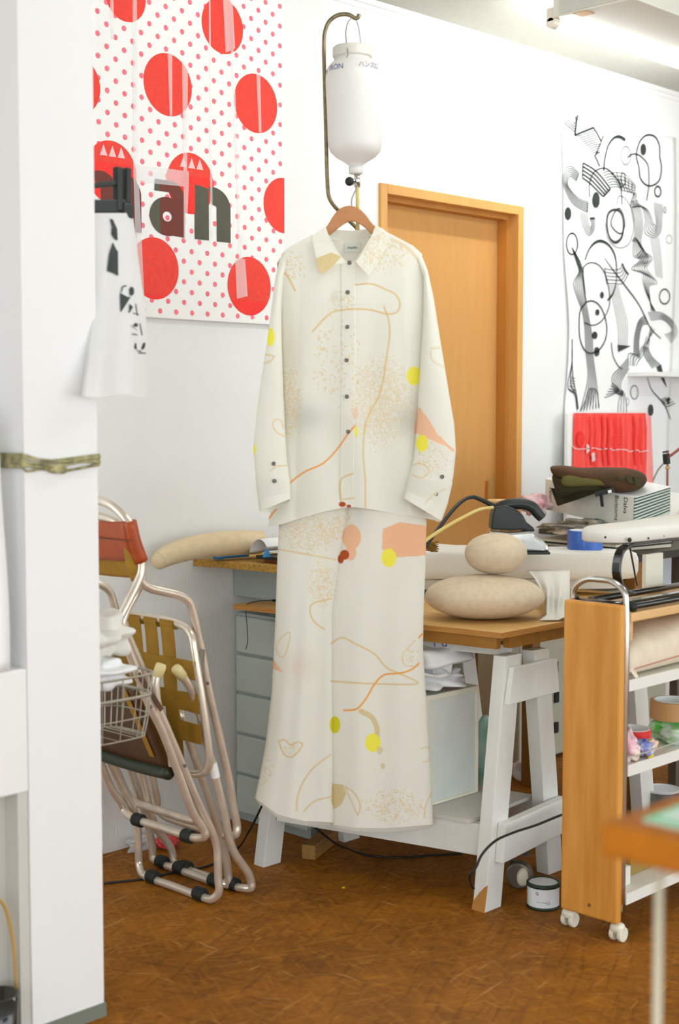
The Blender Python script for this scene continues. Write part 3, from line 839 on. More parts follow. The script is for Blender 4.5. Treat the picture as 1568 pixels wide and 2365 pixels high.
PR['sleeve'] = dict(
    lines=[(s1([(130, 1085), (190, 1070), (220, 1035), (150, 1020)]), 1.7, TAN, .7), (s1([(290, 1590), (235, 1560), (210, 1510), (230, 1475), (265, 1480), (285, 1530)]), 1.7, TAN, .6),
           (s1([(1310, 980), (1370, 975)]), 1.6, TAN, .6), (s1([(1375, 1600), (1420, 1650), (1470, 1690)]), 3, PEA, .9), (s1([(1190, 1790), (1240, 1780), (1300, 1830), (1250, 1880), (1180, 1860)]), 1.6, TAN, .6),
           (s1([(195, 1830), (240, 1800), (310, 1795)]), 1.7, TAN, .6), (s1([(1270, 2060), (1340, 1990), (1410, 1960)]), 1.6, TAN, .5), (s1([(1310, 1000), (1320, 1060), (1420, 1120)]), 1.6, TAN, .5)],
    ell=[(e1(195, 900, 30, 65), YEL, 1), (e1(1250, 1640, 44, 60), YEL, 1), (e1(84, 1680, 12, 45), YEL, 1)],
    poly=[(s1([(1235, 1390), (1300, 1480), (1410, 1660), (1205, 1570), (1200, 1400)]), PEA, .9)], soft=[], spk=[(e1(1330, 1750, 130, 120), .3, 4.0)])
PR['pants'] = dict(
    lines=[(s2([(590, 1000), (660, 960), (750, 1000), (880, 1070), (960, 1160), (1050, 1200), (1170, 1262), (900, 1268), (590, 1250)]), 1.9, TAN, .75),
           (s2([(675, 1445), (760, 1435), (820, 1370), (880, 1270), (940, 1210), (1060, 1195), (1130, 1170), (1175, 1130)]), 1.9, ORG, 1), (s2([(1175, 960), (1198, 935)]), 1.9, ORG, 1),
           (s2([(790, 1450), (860, 1490), (895, 1560), (895, 1620)]), 6.0, LTAN, .85), (s2([(235, 370), (620, 440)]), 1.8, TAN, .6), (s2([(590, 700), (460, 740), (450, 790), (475, 850), (545, 905)]), 1.9, TAN, .7),
           (s2([(240, 1650), (280, 1740), (330, 1755), (400, 1670), (370, 1655), (320, 1675), (280, 1640), (240, 1650)]), 1.7, TAN, .75),
           (s2([(585, 1740), (470, 1830), (400, 1930), (365, 2030), (360, 2110)]), 1.8, TAN, .7), (s2([(590, 2020), (480, 2050), (410, 2115)]), 1.7, TAN, .7),
           (s2([(680, 1950), (740, 1990), (785, 2080), (770, 2140)]), 1.8, TAN, .7), (s2([(685, 1960), (730, 2060), (765, 2140)]), 1.6, TAN, .6),
           (s2([(240, 1080), (225, 1020), (270, 950), (315, 925), (310, 990), (270, 1090), (240, 1080)]), 1.5, TAN, .5), (s2([(1170, 1150), (1080, 1140), (1070, 1070), (1150, 980)]), 1.5, TAN, .5),
           (s2([(1190, 1700), (1240, 1690), (1250, 1770), (1200, 1790)]), 1.6, TAN, .5), (s2([(1260, 1990), (1220, 2080), (1210, 2160)]), 1.7, TAN, .6), (s2([(500, 160), (540, 250), (630, 300)]), 1.6, TAN, .4)],
    ell=[(e2(727, 290, 62, 82), PEA, .95), (e2(722, 395, 36, 52), PEA, .9), (e2(680, 408, 32, 34), RBR, 1), (e2(655, 436, 22, 32), RBR, 1), (e2(975, 428, 50, 62), YEL, 1),
         (e2(616, 1540, 36, 58), OLY, 1), (e2(868, 1660, 52, 62), YEL, 1), (e2(915, 1710, 22, 28), LTAN, .6), (e2(935, 1815, 17, 22), LTAN, .7)],
    poly=[(s2([(935, 235), (1050, 190), (1225, 215), (1240, 410), (1020, 425), (928, 370)]), PEA, 1), (s2([(597, 1930), (670, 1940), (690, 2000), (660, 2070), (612, 2105), (590, 2050)]), LTAN, .95), (s2([(185, 1080), (275, 1195), (185, 1160)]), PEA, .9)],
    soft=[(e2(380, 1150, 130, 120), lin((240, 222, 208)), .6), (e2(780, 100, 60, 120), GRB, .4)],
    spk=[(e2(440, 270, 200, 130), .8, 3.0), (e2(530, 600, 95, 170), .75, 3.0), (e2(1000, 2080, 230, 110), .5, 4.5), (e2(650, 200, 90, 100), .6, 3.5), (e2(1120, 1090, 60, 80), .4, 4), (e2(320, 1700, 70, 50), .4, 4), (e2(150, 1850, 60, 120), .3, 5)])

def hash2(ix, iy, k):
    h = np.sin(ix * 127.1 + iy * 311.7 + k * 74.7) * 43758.5453
    return h - np.floor(h)

def paint(kinds, px, py):
    col = np.tile(np.array(BASE), (len(px), 1))
    def mixc(c, a):
        nonlocal col
        a = a[:, None]
        col = col * (1 - a) + np.array(c) * a
    for kind in kinds:
        d = PR[kind]
        for (cx, cy, rx, ry), c, al in d['soft']:
            q = ((px - cx) / rx) ** 2 + ((py - cy) / ry) ** 2
            mixc(c, al * np.exp(-q * 1.6))
        for (cx, cy, rx, ry), dens, cell in d['spk']:
            q = ((px - cx) / rx) ** 2 + ((py - cy) / ry) ** 2
            w = np.clip(1.25 - q, 0, 1) * dens
            for k in range(2):
                ix = np.floor(px / cell + k * 0.5); iy = np.floor(py / (cell * 1.15) + k * 0.37)
                on = hash2(ix, iy, k) < w * 0.55
                ang = hash2(ix, iy, k + 5) * 3.14
                fx_ = (px / cell + k * 0.5 - ix) - 0.5; fy_ = (py / (cell * 1.15) + k * 0.37 - iy) - 0.5
                l = np.abs(-fx_ * np.sin(ang) + fy_ * np.cos(ang))
                m_ = np.clip((0.30 - l) / 0.12, 0, 1) * on
                mixc(TAN, m_ * 0.55)
        for pts, c, al in d['poly']:
            inside = np.zeros(len(px), bool)
            n = len(pts)
            for i in range(n):
                x1, y1 = pts[i]; x2, y2 = pts[(i + 1) % n]
                cond = ((y1 > py) != (y2 > py)) & (px < (x2 - x1) * (py - y1) / (y2 - y1 + 1e-9) + x1)
                inside ^= cond
            mixc(c, inside * al)
        for pts, w, c, al in d['lines']:
            P = spline(np.array([(a_, b_, 0) for a_, b_ in pts]), 5)[:, :2]
            lo = P.min(axis=0) - 8; hi = P.max(axis=0) + 8
            idx = np.where((px > lo[0]) & (px < hi[0]) & (py > lo[1]) & (py < hi[1]))[0]
            if len(idx) == 0: continue
            x, y = px[idx], py[idx]
            best = np.full(len(idx), 1e9)
            for i in range(len(P) - 1):
                ax, ay = P[i]; bx, by = P[i + 1]
                dx, dy = bx - ax, by - ay
                t = np.clip(((x - ax) * dx + (y - ay) * dy) / (dx * dx + dy * dy + 1e-9), 0, 1)
                best = np.minimum(best, (x - ax - t * dx) ** 2 + (y - ay - t * dy) ** 2)
            a_ = np.zeros(len(px)); a_[idx] = np.clip((w + 0.8 - np.sqrt(best)) / 1.4, 0, 1) * al
            mixc(c, a_)
        for (cx, cy, rx, ry), c, al in d['ell']:
            q = np.sqrt(((px - cx) / rx) ** 2 + ((py - cy) / ry) ** 2)
            mixc(c, np.clip((1.05 - q) * rx / 1.6, 0, 1) * al)
    return col

def cloth_sheet(name, fpx, nu, nv, kinds, parent, flip=False, thick=0.0):
    """fpx(u, v) arrays -> (px, py, dd); painted cloth surface"""
    uu, vv = np.meshgrid(np.linspace(0, 1, nu + 1), np.linspace(0, 1, nv + 1))
    uu, vv = uu.ravel(), vv.ravel()
    px, py, dd = fpx(uu, vv)
    D = FW[None, :] + RT[None, :] * ((px - CX) / FPX)[:, None] - UP[None, :] * ((py - CY) / FPX)[:, None]
    k = (GD + dd) / (D @ HF)
    V = D * k[:, None] + np.array([0, 0, H])
    w = nu + 1
    jj, ii = np.meshgrid(np.arange(nv), np.arange(nu), indexing='ij')
    b = (jj * w + ii).ravel()
    Fc = np.stack([b, b + w, b + w + 1, b + 1], axis=1)
    if flip: Fc = Fc[:, ::-1]
    o0 = ORIG[parent.name]
    me = bpy.data.meshes.new(name)
    me.vertices.add(len(V)); me.vertices.foreach_set('co', (V - o0).astype(np.float32).ravel())
    me.loops.add(Fc.size); me.loops.foreach_set('vertex_index', Fc.astype(np.int32).ravel())
    me.polygons.add(len(Fc)); me.polygons.foreach_set('loop_start', np.arange(0, Fc.size, 4, dtype=np.int32))
    me.polygons.foreach_set('use_smooth', np.ones(len(Fc), bool))
    me.update(calc_edges=True); me.validate()
    c = paint(kinds, px, py)
    at = me.color_attributes.new('print', 'FLOAT_COLOR', 'POINT')
    at.data.foreach_set('color', np.hstack([c, np.ones((len(c), 1))]).astype(np.float32).ravel())
    me.materials.append(M['fabric'])
    o = bpy.data.objects.new(name, me); COL.objects.link(o); o.parent = parent
    ORIG[o.name] = o0
    return o

def ip(t, pts, c=1):
    a_ = np.array(pts, float)
    return np.interp(t, a_[:, 0], a_[:, 1])

# --- shirt
shirt = thing('shirt', 'cream button-up shirt with scribbled yellow and orange print on a wooden hanger', 'shirt', gp(810, 1190))
XL = [(520, 760), (535, 733), (552, 700), (570, 668), (590, 645), (620, 640), (700, 645), (900, 648), (1000, 648), (1100, 638), (1215, 620)]   # y, x of the left edge
XR = [(520, 860), (535, 892), (552, 925), (570, 955), (590, 974), (620, 984), (700, 985), (900, 986), (1000, 986), (1100, 994), (1215, 1004)]
NECKF = [(600, 0), (752, 0), (760, 14), (775, 40), (790, 62), (805, 74), (820, 70), (840, 44), (860, 14), (868, 0), (1100, 0)]
def shoulder_y(x):
    left = [(618, 640), (640, 604), (645, 590), (668, 570), (700, 552), (733, 537), (760, 529), (812, 533), (862, 527), (892, 535), (925, 552), (955, 568), (974, 586), (984, 610), (1006, 650)]
    return ip(x, left)
def hem_y(x):
    return ip(x, [(615, 1216), (650, 1210), (700, 1194), (750, 1180), (790, 1172), (818, 1170), (850, 1174), (920, 1186), (1004, 1200)])
def folds(px, py):
    f = 0.0045 * np.sin((px - 640) / 17 + np.sin(py / 110) * 1.4) + 0.004 * np.sin((px + py * 0.25) / 31)
    f = f + 0.005 * np.exp(-((px - (690 - (py - 700) * 0.02)) / 9) ** 2) - 0.006 * np.exp(-((px - (940 + (py - 800) * 0.03)) / 11) ** 2)
    f = f - 0.003 * np.exp(-((py - 955 - (px - 800) * 0.1) / 22) ** 2) * np.exp(-((px - 760) / 120) ** 2)
    return f * np.clip((py - 560) / 200, 0.1, 1)
def body_T(py):
    return ip(py, [(520, 0.016), (560, 0.032), (700, 0.052), (1000, 0.058), (1215, 0.066)])
def body_front(u, v):
    # columns follow the hem width so that the side seam flares
    x0h, x1h = 620.0, 1004.0
    xt = 650 + (975 - 650) * u
    ytop = shoulder_y(xt) + np.interp(xt, [p[0] for p in NECKF], [p[1] for p in NECKF])
    ybot = hem_y(x0h + (x1h - x0h) * u)
    py = ytop + (ybot - ytop) * v
    xl = ip(py, XL); xr = ip(py, XR)
    xl = np.maximum(xl, 0); s = 2 * u - 1
    px_ = xl + (xr - xl) * u
    # keep shoulder columns on the shoulder line
    k = np.clip(v * 9, 0, 1)
    px = xt * (1 - k) + px_ * k
    T = body_T(py)
    dd = -T * np.sqrt(np.clip(1 - s * s, 0, 1)) ** 0.75 + folds(px, py) * (1 - s * s)
    dd = dd - 0.006 * np.clip(v, 0, 1) * np.abs(s) * 0
    return px, py, dd
def body_back(u, v):
    px, py, dd = body_front(u, v)
    x0h, x1h = 620.0, 1004.0
    xt = 650 + (975 - 650) * u
    ytop = shoulder_y(xt)
    ybot = hem_y(x0h + (x1h - x0h) * u) - 6
    py = ytop + (ybot - ytop) * v
    s = 2 * u - 1
    xl = ip(py, XL); xr = ip(py, XR)
    k = np.clip(v * 9, 0, 1)
    px = xt * (1 - k) + (xl + (xr - xl) * u) * k
    return px, py, 0.7 * body_T(py) * np.sqrt(np.clip(1 - s * s, 0, 1)) ** 0.75
cloth_sheet('shirt_front', body_front, 230, 400, ['shirt'], shirt)
cloth_sheet('shirt_back', body_back, 60, 100, [], shirt, flip=True)
def surf(px, py, lift=0.0):
    """front of the shirt at a pixel, for things sewn onto it"""
    px = np.asarray(px, float); py = np.asarray(py, float)
    xl = ip(py, XL); xr = ip(py, XR)
    s = np.clip(2 * (px - xl) / (xr - xl) - 1, -1, 1)
    return -body_T(py) * np.sqrt(np.clip(1 - s * s, 0, 1)) ** 0.75 + folds(px, py) * (1 - s * s) - lift
def placket(u, v):
    py = 606 + (1171 - 606) * v
    cx = 803 + 0.0 * v
    px = cx - 17 + 33 * u + 2 * np.sin(v * 5)
    return px, py, surf(px, py, 0.003) + 0.003 * (np.abs(2 * u - 1) > 0.97)
cloth_sheet('placket', placket, 24, 380, ['shirt'], shirt)
def hemband(u, v):
    x = 621 + (1003 - 621) * u
    py = hem_y(x) - 23 + 24 * v
    return x, py, surf(x, py, 0.0022)
cloth_sheet('hem_band', hemband, 230, 16, ['shirt'], shirt)
# sleeves
LO = [(646, 596), (636, 640), (628, 700), (618, 780), (604, 870), (592, 960), (585, 1040), (589, 1085), (597, 1150), (601, 1180)]
LI = [(672, 572), (655, 640), (650, 720), (651, 800), (654, 900), (659, 1000), (663, 1060), (668, 1100), (670, 1135), (670, 1152)]
RO = [(972, 584), (988, 625), (1002, 690), (1016, 780), (1034, 890), (1049, 980), (1053, 1040), (1047, 1100), (1032, 1165), (1018, 1203)]
RI = [(950, 566), (978, 640), (977, 730), (972, 820), (966, 910), (961, 990), (956, 1050), (946, 1095), (938, 1132), (933, 1150)]
def sleeve(O, I, sgn, back, t0=0.0, t1=1.0, pad=0.0):
    O = np.array(O, float); I = np.array(I, float)
    tt = np.linspace(0, 1, len(O))
    def fn(u, v):
        t = t0 + (t1 - t0) * v
        ox = np.interp(t, tt, O[:, 0]); oy = np.interp(t, tt, O[:, 1]); ix = np.interp(t, tt, I[:, 0]); iy = np.interp(t, tt, I[:, 1])
        s = 2 * u - 1
        px = ox + (ix - ox) * u; py = oy + (iy - oy) * u
        if pad:
            px = px + s * pad * np.sign(ix - ox)
        base = np.interp(t, [0, 0.12, 0.4, 1], [-0.002, -0.012, -0.035, -0.062])
        T = np.interp(t, [0, 0.1, 0.4, 0.8, 0.9, 1], [0.006, 0.028, 0.038, 0.036, 0.028, 0.028]) + (0.0025 if pad else 0)
        r = np.sqrt(np.clip(1 - s * s, 0, 1)) ** 0.8
        f = 0.0045 * np.sin(py / 15 + px / 11) * (1 - s * s) * np.clip((t - 0.55) * 3, 0.15, 1) if not pad else 0
        dd = base + (T * r if back else -T * r) + f
        if back: py = py + np.clip((t - 0.9) * 10, 0, 1) * 10 * r * (1 if not pad else 1)
        else: py = py + np.clip((t - 0.9) * 10, 0, 1) * 0 * r
        return px, py, dd
    return fn
for (O, I, sg_, lab) in ((LO, LI, 1, 'left'), (RO, RI, -1, 'right')):
    cloth_sheet('sleeve', sleeve(O, I, sg_, False), 60, 330, ['sleeve'], shirt, flip=(sg_ < 0))
    cloth_sheet('sleeve_back', sleeve(O, I, sg_, True), 30, 120, ['sleeve'], shirt, flip=(sg_ > 0))
    cloth_sheet('cuff', sleeve(O, I, sg_, False, 0.80, 1.0, 1.6), 50, 80, ['sleeve'], shirt, flip=(sg_ < 0))
# collar: stand and two points
def coll(name, outline, centre, lift):
    P = np.array(outline, float); c = np.array(centre, float)
    n = len(P)
    def fn(u, v):
        k = u * n
        i = np.floor(k).astype(int) % n; f = k - np.floor(k)
        ex = P[i, 0] * (1 - f) + P[(i + 1) % n, 0] * f; ey = P[i, 1] * (1 - f) + P[(i + 1) % n, 1] * f
        px = c[0] + (ex - c[0]) * v; py = c[1] + (ey - c[1]) * v
        return px, py, surf(px, np.maximum(py, 560), lift) + 0.006 * (1 - v) * 0
    return cloth_sheet(name, fn, n * 14, 34, ['collar'], shirt, flip=True)
coll('collar_point', [(752, 522), (738, 531), (722, 545), (724, 568), (731, 602), (741, 634), (752, 626), (772, 612), (802, 606), (789, 596), (775, 578), (762, 556)], (750, 582), 0.016)
coll('collar_point', [(868, 520), (884, 528), (897, 538), (893, 570), (876, 604), (852, 636), (838, 622), (822, 606), (834, 588), (846, 566), (858, 544)], (868, 576), 0.019)
def stand(u, v):
    px = 758 + (862 - 758) * u
    py = 530 + 22 * v + 4 * np.sin(u * math.pi)
    return px, py, 0.022 * np.sin(u * math.pi) + 0.004
cloth_sheet('collar_stand', stand, 60, 14, ['collar'], shirt)
lb = [gp(796, 560, 0.018), gp(834, 560, 0.018), gp(834, 582, 0.018), gp(796, 582, 0.018)]
lbl = obj('neck_label', extr([lb[3], lb[2], lb[1], lb[0]], HF * 0.001), 'label', shirt)
tg = text_geo('PAMM', gp(803, 575, 0.0165), RT, UP, 0.0062)
if tg: obj('label_lettering', tg, 'greentext', lbl)
def put_button(px, py, lift, sl=None, r=0.0052):
    d = float(surf(px, py, lift)) if sl is None else sl
    c = gp(px, py, d)
    V = []
    n = 16
    prof = [(0.3, 0), (1.0, 0.0), (1.05, 0.5), (0.85, 1.0), (0.6, 0.75), (0.0, 0.7)]
    g = []
    for rr_, hh in prof:
        g.append([c + (RT * math.cos(2 * math.pi * k / n) + UP * math.sin(2 * math.pi * k / n)) * r * rr_ - HF * 0.0022 * hh for k in range(n)])
    V = [p for row in g for p in row]
    Fc = [(i * n + k, i * n + (k + 1) % n, (i + 1) * n + (k + 1) % n, (i + 1) * n + k) for i in range(len(prof) - 1) for k in range(n)]
    obj('button', (V, Fc), 'button', shirt, smooth=True)
for (bx, by) in ((807, 607), (803, 675), (802, 755), (800, 832), (801, 916), (804, 997)):
    put_button(bx, by, 0.004 if by > 620 else 0.008)
for (bx, by, d) in ((632, 1071, -0.094), (634, 1111, -0.093), (1021, 1101, -0.086), (1007, 1141, -0.086)):
    put_button(bx, by, 0, d)

# --- trousers
trousers = thing('trousers', 'cream wide-leg trousers with scribbled print hanging below the shirt', 'trousers', gp(800, 1905))
TL = [(1130, 650), (1195, 645), (1300, 640), (1450, 635), (1600, 627), (1720, 613), (1800, 598), (1850, 587), (1920, 580)]
TM = [(1130, 806), (1175, 800), (1300, 780), (1417, 764), (1600, 764), (1910, 766)]
TR_ = [(1130, 978), (1205, 985), (1300, 983), (1420, 978), (1500, 977), (1620, 985), (1750, 993), (1850, 998), (1920, 1001)]
def lhem(u): return ip(u, [(0, 1843), (0.12, 1858), (0.3, 1882), (0.6, 1896), (1, 1900)])
def rhem(u): return ip(u, [(0, 1904), (0.25, 1912), (0.55, 1913), (1, 1904)])
def leg(A, B, hem, base, back, ph):
    def fn(u, v):
        py = 1130 + (hem(u) - 1130) * v
        xa = ip(py, A); xb = ip(py, B)
        px = xa + (xb - xa) * u
        s = 2 * u - 1
        T = ip(py, [(1130, 0.045), (1300, 0.048), (1600, 0.05), (1920, 0.062)])
        r = np.sqrt(np.clip(1 - s * s, 0, 1)) ** 0.7
        f = (0.007 * np.sin(u * 9.5 + ph + v * 0.8) + 0.004 * np.sin(u * 17 + ph * 2 + v * 2)) * np.clip(v * 1.6, 0.1, 1) * (1 - s ** 4)
        dd = base + (T * r if back else -T * r) + f * (0.6 if back else 1)
        if back: py = py + np.clip((v - 0.9) * 10, 0, 1) * 9 * r
        return px, py, dd
    return fn
TLm = [(y, x + 14) for y, x in TM]
cloth_sheet('trouser_leg', leg(TL, TLm, lhem, 0.006, False, 0.4), 130, 500, ['pants'], trousers)
cloth_sheet('trouser_leg_back', leg(TL, TLm, lhem, 0.006, True, 0.4), 40, 100, ['pants'], trousers, flip=True)
cloth_sheet('trouser_leg', leg(TM, TR_, rhem, -0.008, False, 2.1), 160, 500, ['pants'], trousers)
cloth_sheet('trouser_leg_back', leg(TM, TR_, rhem, -0.008, True, 2.1), 40, 100, ['pants'], trousers, flip=True)

# --- wooden hanger
hg = thing('clothes_hanger', 'curved wooden clothes hanger inside the cream shirt', 'hanger', gp(812, 545))
top_ = [(640, 606), (690, 566), (735, 540), (755, 522), (770, 498), (785, 482), (800, 476), (814, 476), (828, 481), (845, 496), (860, 516), (878, 530), (930, 558), (978, 592)]
bot_ = [(978, 612), (925, 580), (880, 556), (862, 545), (845, 528), (828, 516), (812, 511), (797, 516), (778, 530), (760, 545), (730, 562), (690, 588), (640, 624)]
PT = spline(np.array([(x, y, 0) for x, y in top_]), 3)[:, :2]; PB = spline(np.array([(x, y, 0) for x, y in bot_]), 3)[:, :2]
PB = PB[::-1]
n_ = 40
tt = np.linspace(0, 1, n_)
A_ = np.stack([np.interp(tt, np.linspace(0, 1, len(PT)), PT[:, k]) for k in (0, 1)], 1); B_ = np.stack([np.interp(tt, np.linspace(0, 1, len(PB)), PB[:, k]) for k in (0, 1)], 1)
V = []
for i in range(n_):
    for (q, d) in ((A_[i], -0.008), (A_[i], 0.010), (B_[i], 0.010), (B_[i], -0.008)):
        V.append(gp(q[0], q[1], d))
Fc = [(i * 4 + k, i * 4 + (k + 1) % 4, (i + 1) * 4 + (k + 1) % 4, (i + 1) * 4 + k) for i in range(n_ - 1) for k in range(4)] + [(3, 2, 1, 0), tuple((n_ - 1) * 4 + k for k in range(4))]
obj('wooden_arms', (V, Fc), 'hanger', hg, bevel=0.003)
obj('wire_hook', tube([gp(812, 480), gp(812, 462), gp(817, 448), gp(823, 436), gp(824, 428), gp(819, 423), gp(814, 427)], 0.0017, seg=8), 'steelwire', hg, smooth=True)

# --- bottle stand, bottle, hose
rodpts = [gp(829, 33, .03), gp(827, 40, .03), gp(820, 42, .03), gp(812, 37, .03), gp(800, 33, .03), (gp(778, 36, .03)), gp(760, 50, .03), gp(750, 75, .03), gp(748, 110, .03), gp(750, 200, .03), gp(753, 320, .03), gp(756, 420, .03),
          gp(759, 452, .03), gp(766, 468, .035), gp(790, 495, .05), gp(826, 530, .08), gp(838, 560, .12), gp(840, 620, .14), gp(840, 900, .16), gp(838, 1200, .2), gp(838, 1400, .24)]
rd = thing('bottle_stand', 'bent steel rod with hooked top holding the iron water bottle', 'stand', (rodpts[-1][0], rodpts[-1][1], 0.72))
rodpts[-1] = np.array([rodpts[-2][0], rodpts[-2][1], 0.722])
obj('hook_rod', tube(rodpts, 0.0052, per=5, seg=10), 'rod', rd, smooth=True)
bc = gp(822, 265, 0.012)
def bz(py): return gp(822, py, 0.012)[2]
pxm = (GD + 0.012) / FPX
bt = thing('water_bottle', 'milky plastic iron water bottle with blue printing hanging from the rod', 'bottle', (bc[0], bc[1], bz(402)))
prof = [(14, 402), (16, 400), (16, 386), (14, 384), (24, 376), (46, 362), (57, 350), (61, 338), (62, 325), (62, 260), (63, 190), (62, 172), (58, 158), (50, 148), (42, 142), (41, 128)]
obj('bottle_body', lathe([(r * pxm, bz(y)) for r, y in prof], (bc[0], bc[1]), 48, tilt=(RT[0] * -0.03, RT[1] * -0.03)), 'bottle', bt, smooth=True)
sh = RT * -0.03 * (bz(128) - bz(402))
obj('screw_cap', lathe([(43 * pxm, bz(134)), (45 * pxm, bz(131)), (45 * pxm, bz(113)), (42 * pxm, bz(109)), (10 * pxm, bz(107))], (bc[0] + sh[0], bc[1] + sh[1]), 40), 'bottlecap', bt, smooth=False, bevel=0.001)
wm = gp(800, 112, -0.01); wm2 = gp(835, 112, 0.03)
obj('wire_bail', tube([gp(800, 132, -0.04), gp(803, 128, -0.042), gp(800, 100, -0.03), gp(799, 70, 0.0), gp(806, 48, .028), gp(816, 40, .03), gp(824, 50, .035), gp(830, 75, .045), gp(833, 105, .055)], 0.0012, seg=6), 'steelwire', bt, smooth=True)
vp = bz(402)
vc = gp(825, 404, 0.012)
obj('valve_body', join(tube([gp(825, 398, .012), gp(825, 432, .012)], 0.008, smooth_path=False), tube([gp(825, 416, .012), gp(806, 418, .008)], 0.005, smooth_path=False)), 'chrome', bt, smooth=True)
obj('valve_knob', blob(gp(807, 419, 0.006), (0.0115, 0.0115, 0.0115), 0.0, nu=16, nv=10), 'rubber', bt, smooth=True)
def bottle_text(body, cxpx, h, ypx):
    rad = 62.5 * pxm + 0.0006
    g = text_geo(body, (0, 0, 0), (1, 0, 0), (0, 1, 0), h)
    if not g: return
    a0 = math.asin(max(-1, min(1, (cxpx - 824) / 62.0)))
    V = []
    for v in g[0]:
        th = a0 + v[0] / rad
        p = np.array([bc[0], bc[1], bz(ypx) + v[1]]) + RT * (-0.03) * (bz(ypx) - bz(402)) + RT * rad * math.sin(th) - HF * rad * math.cos(th)
        V.append(p)
    obj('bottle_lettering', (V, g[1]), 'blueink', bt)
bottle_text('M', 763.6, 0.0125, 176)
bottle_text('IRON', 772, 0.0135, 172)
bottle_text('\u30cf\u30f3\u30ba\u30ed', 836, 0.0145, 168)
hose = obj('water_hose', tube([gp(825, 430, .012), gp(826, 470, .016), gp(826, 520, .03), gp(824, 580, .10), gp(835, 700, .12), gp(870, 1000, .13), gp(910, 1240, .16), gp(960, 1265, .20), gp(990, 1243, .22),
                              ond(1030, 1217, 4.05), ond(1075, 1192, 4.15), ond(1110, 1176, 4.24), ond(1138, 1172, 4.30)], 0.0052, per=6), 'hose', smooth=True,
           label='amber rubber hose running from the water bottle to the iron', cat='hose')
for sx in (735, 880):
    obj('hanging_loop', tube([gp(sx, 1140, 0.004), gp(sx, 900, 0.004), gp(sx, 575, 0.002)], 0.002, seg=6), 'cloth', trousers)

# ------------------------------------------------------------------ folding chairs stacked by the pier
def sides(pxs, yR):
    """side profile traced on the near side: list of (x, z)"""
    return [(lambda q: (q[0], q[2]))(ony(px, py, yR)) for px, py in pxs]
def chair_tube(pts, r=0.0112, closed=False): return tube(pts, r, per=5, seg=10, closed=closed)
def mirror_loop(prof, yR, yL, top_pts=None, bottom_z=None, rad=0.03):
    """closed hoop: near side up, over the top, far side down, back along the bottom"""
    right = [(x, yR, z) for x, z in prof]
    left = [(x, yL, z) for x, z in prof][::-1]
    mid = top_pts or []
    xb, zb = prof[0]
    bot = [(xb, yL - rad * 0.9, zb - 0.012), (xb, yL - 2 * rad, zb - 0.016), (xb, (yL + yR) / 2, zb - 0.016), (xb, yR + 2 * rad, zb - 0.016), (xb, yR + rad * 0.9, zb - 0.012)]
    return right + mid + left + bot
def u_leg(prof, yR, yL, zf=0.0125, rad=0.035):
    """open sled: far top end down, along the floor, up the near side; prof runs top -> floor"""
    right = [(x, yR, z) for x, z in prof]
    left = [(x, yL, z) for x, z in prof]
    xb = prof[-1][0] - 0.006
    bot = [(xb, yL - rad * .6, zf + 0.004), (xb, yL - rad * 1.5, zf), (xb, (yL + yR) / 2, zf), (xb, yR + rad * 1.5, zf), (xb, yR + rad * .6, zf + 0.004)]
    return left + bot + right[::-1]
def collar(parent, x, y, z, m='rubber'):
    obj('rubber_foot', tube([(x, y - 0.017, z), (x, y + 0.017, z)], 0.0185, smooth_path=False, seg=14), m, parent, bevel=0.003)

# nearest chair: rust vinyl
yR, yL = 2.78, 3.13
pA = sides([(474, 1930), (470, 1915), (447, 1880), (412, 1786), (373, 1684), (343, 1623), (312, 1541), (287, 1480), (273, 1458), (271, 1440), (285, 1410), (316, 1348), (326, 1320), (325, 1288), (314, 1245), (302, 1215)], yR)
ch = thing('folding_chair', 'folded aluminium chair with rust brown vinyl back, nearest of the stack', 'chair', (2.3, (yR + yL) / 2, 0), 'folded aluminium chairs beside the pier')
xt_, zt_ = pA[-1]
arch = [(xt_ - 0.012, yR + 0.03, zt_ + 0.035), (xt_ - 0.02, yR + 0.09, zt_ + 0.058), (xt_ - 0.02, yL - 0.09, zt_ + 0.058), (xt_ - 0.012, yL - 0.03, zt_ + 0.035)]
obj('back_frame', chair_tube(mirror_loop(pA, yR, yL, arch), closed=True), 'alu', ch, smooth=True)
pA2 = sides([(372, 1546), (364, 1570), (364, 1608), (370, 1640), (394, 1697), (424, 1768), (455, 1842), (474, 1883), (492, 1922), (504, 1958), (506, 1995), (507, 2030), (508, 2062)], yR)
obj('leg_frame', chair_tube(u_leg(pA2, yR + 0.005, yL - 0.005)), 'alu', ch, smooth=True)
for y in (yR + 0.075, yL - 0.075):
    collar(ch, pA2[-1][0] - 0.006, y, 0.0185)
for y in (yR + 0.07, yL - 0.07):
    collar(ch, pA[0][0], y, pA[0][1] - 0.016)
def vinyl(parent, p_top, p_bot, m, yR, yL, off=-0.016, sag=0.03, nm='backrest', th=0.004, wrap=True):
    (xa, za), (xb, zb) = p_top, p_bot
    def fn(u, v):
        x = xa + (xb - xa) * v; z = za + (zb - za) * v
        y = yR + (yL - yR) * u
        return (x + off + sag * math.sin(u * math.pi) * (0.7 + 0.3 * math.sin(v * math.pi)) - 0.008 * math.sin(v * math.pi), y, z - 0.006 * math.sin(u * math.pi))
    o = obj(nm, slab(fn, 18, 8, (0.004, 0, 0)), m, parent, smooth=True)
    if wrap:
        for y in (yR, yL):
            o2 = obj('side_sleeve', tube([(xa, y, za), ((xa + xb) / 2 - 0.004, y, (za + zb) / 2), (xb, y, zb)], 0.0175, per=4, seg=14), m, o, smooth=True)
    return o
vb = vinyl(ch, sides([(299, 1204)], yR)[0], sides([(326, 1296)], yR)[0], 'rust', yR, yL, sag=0.002)
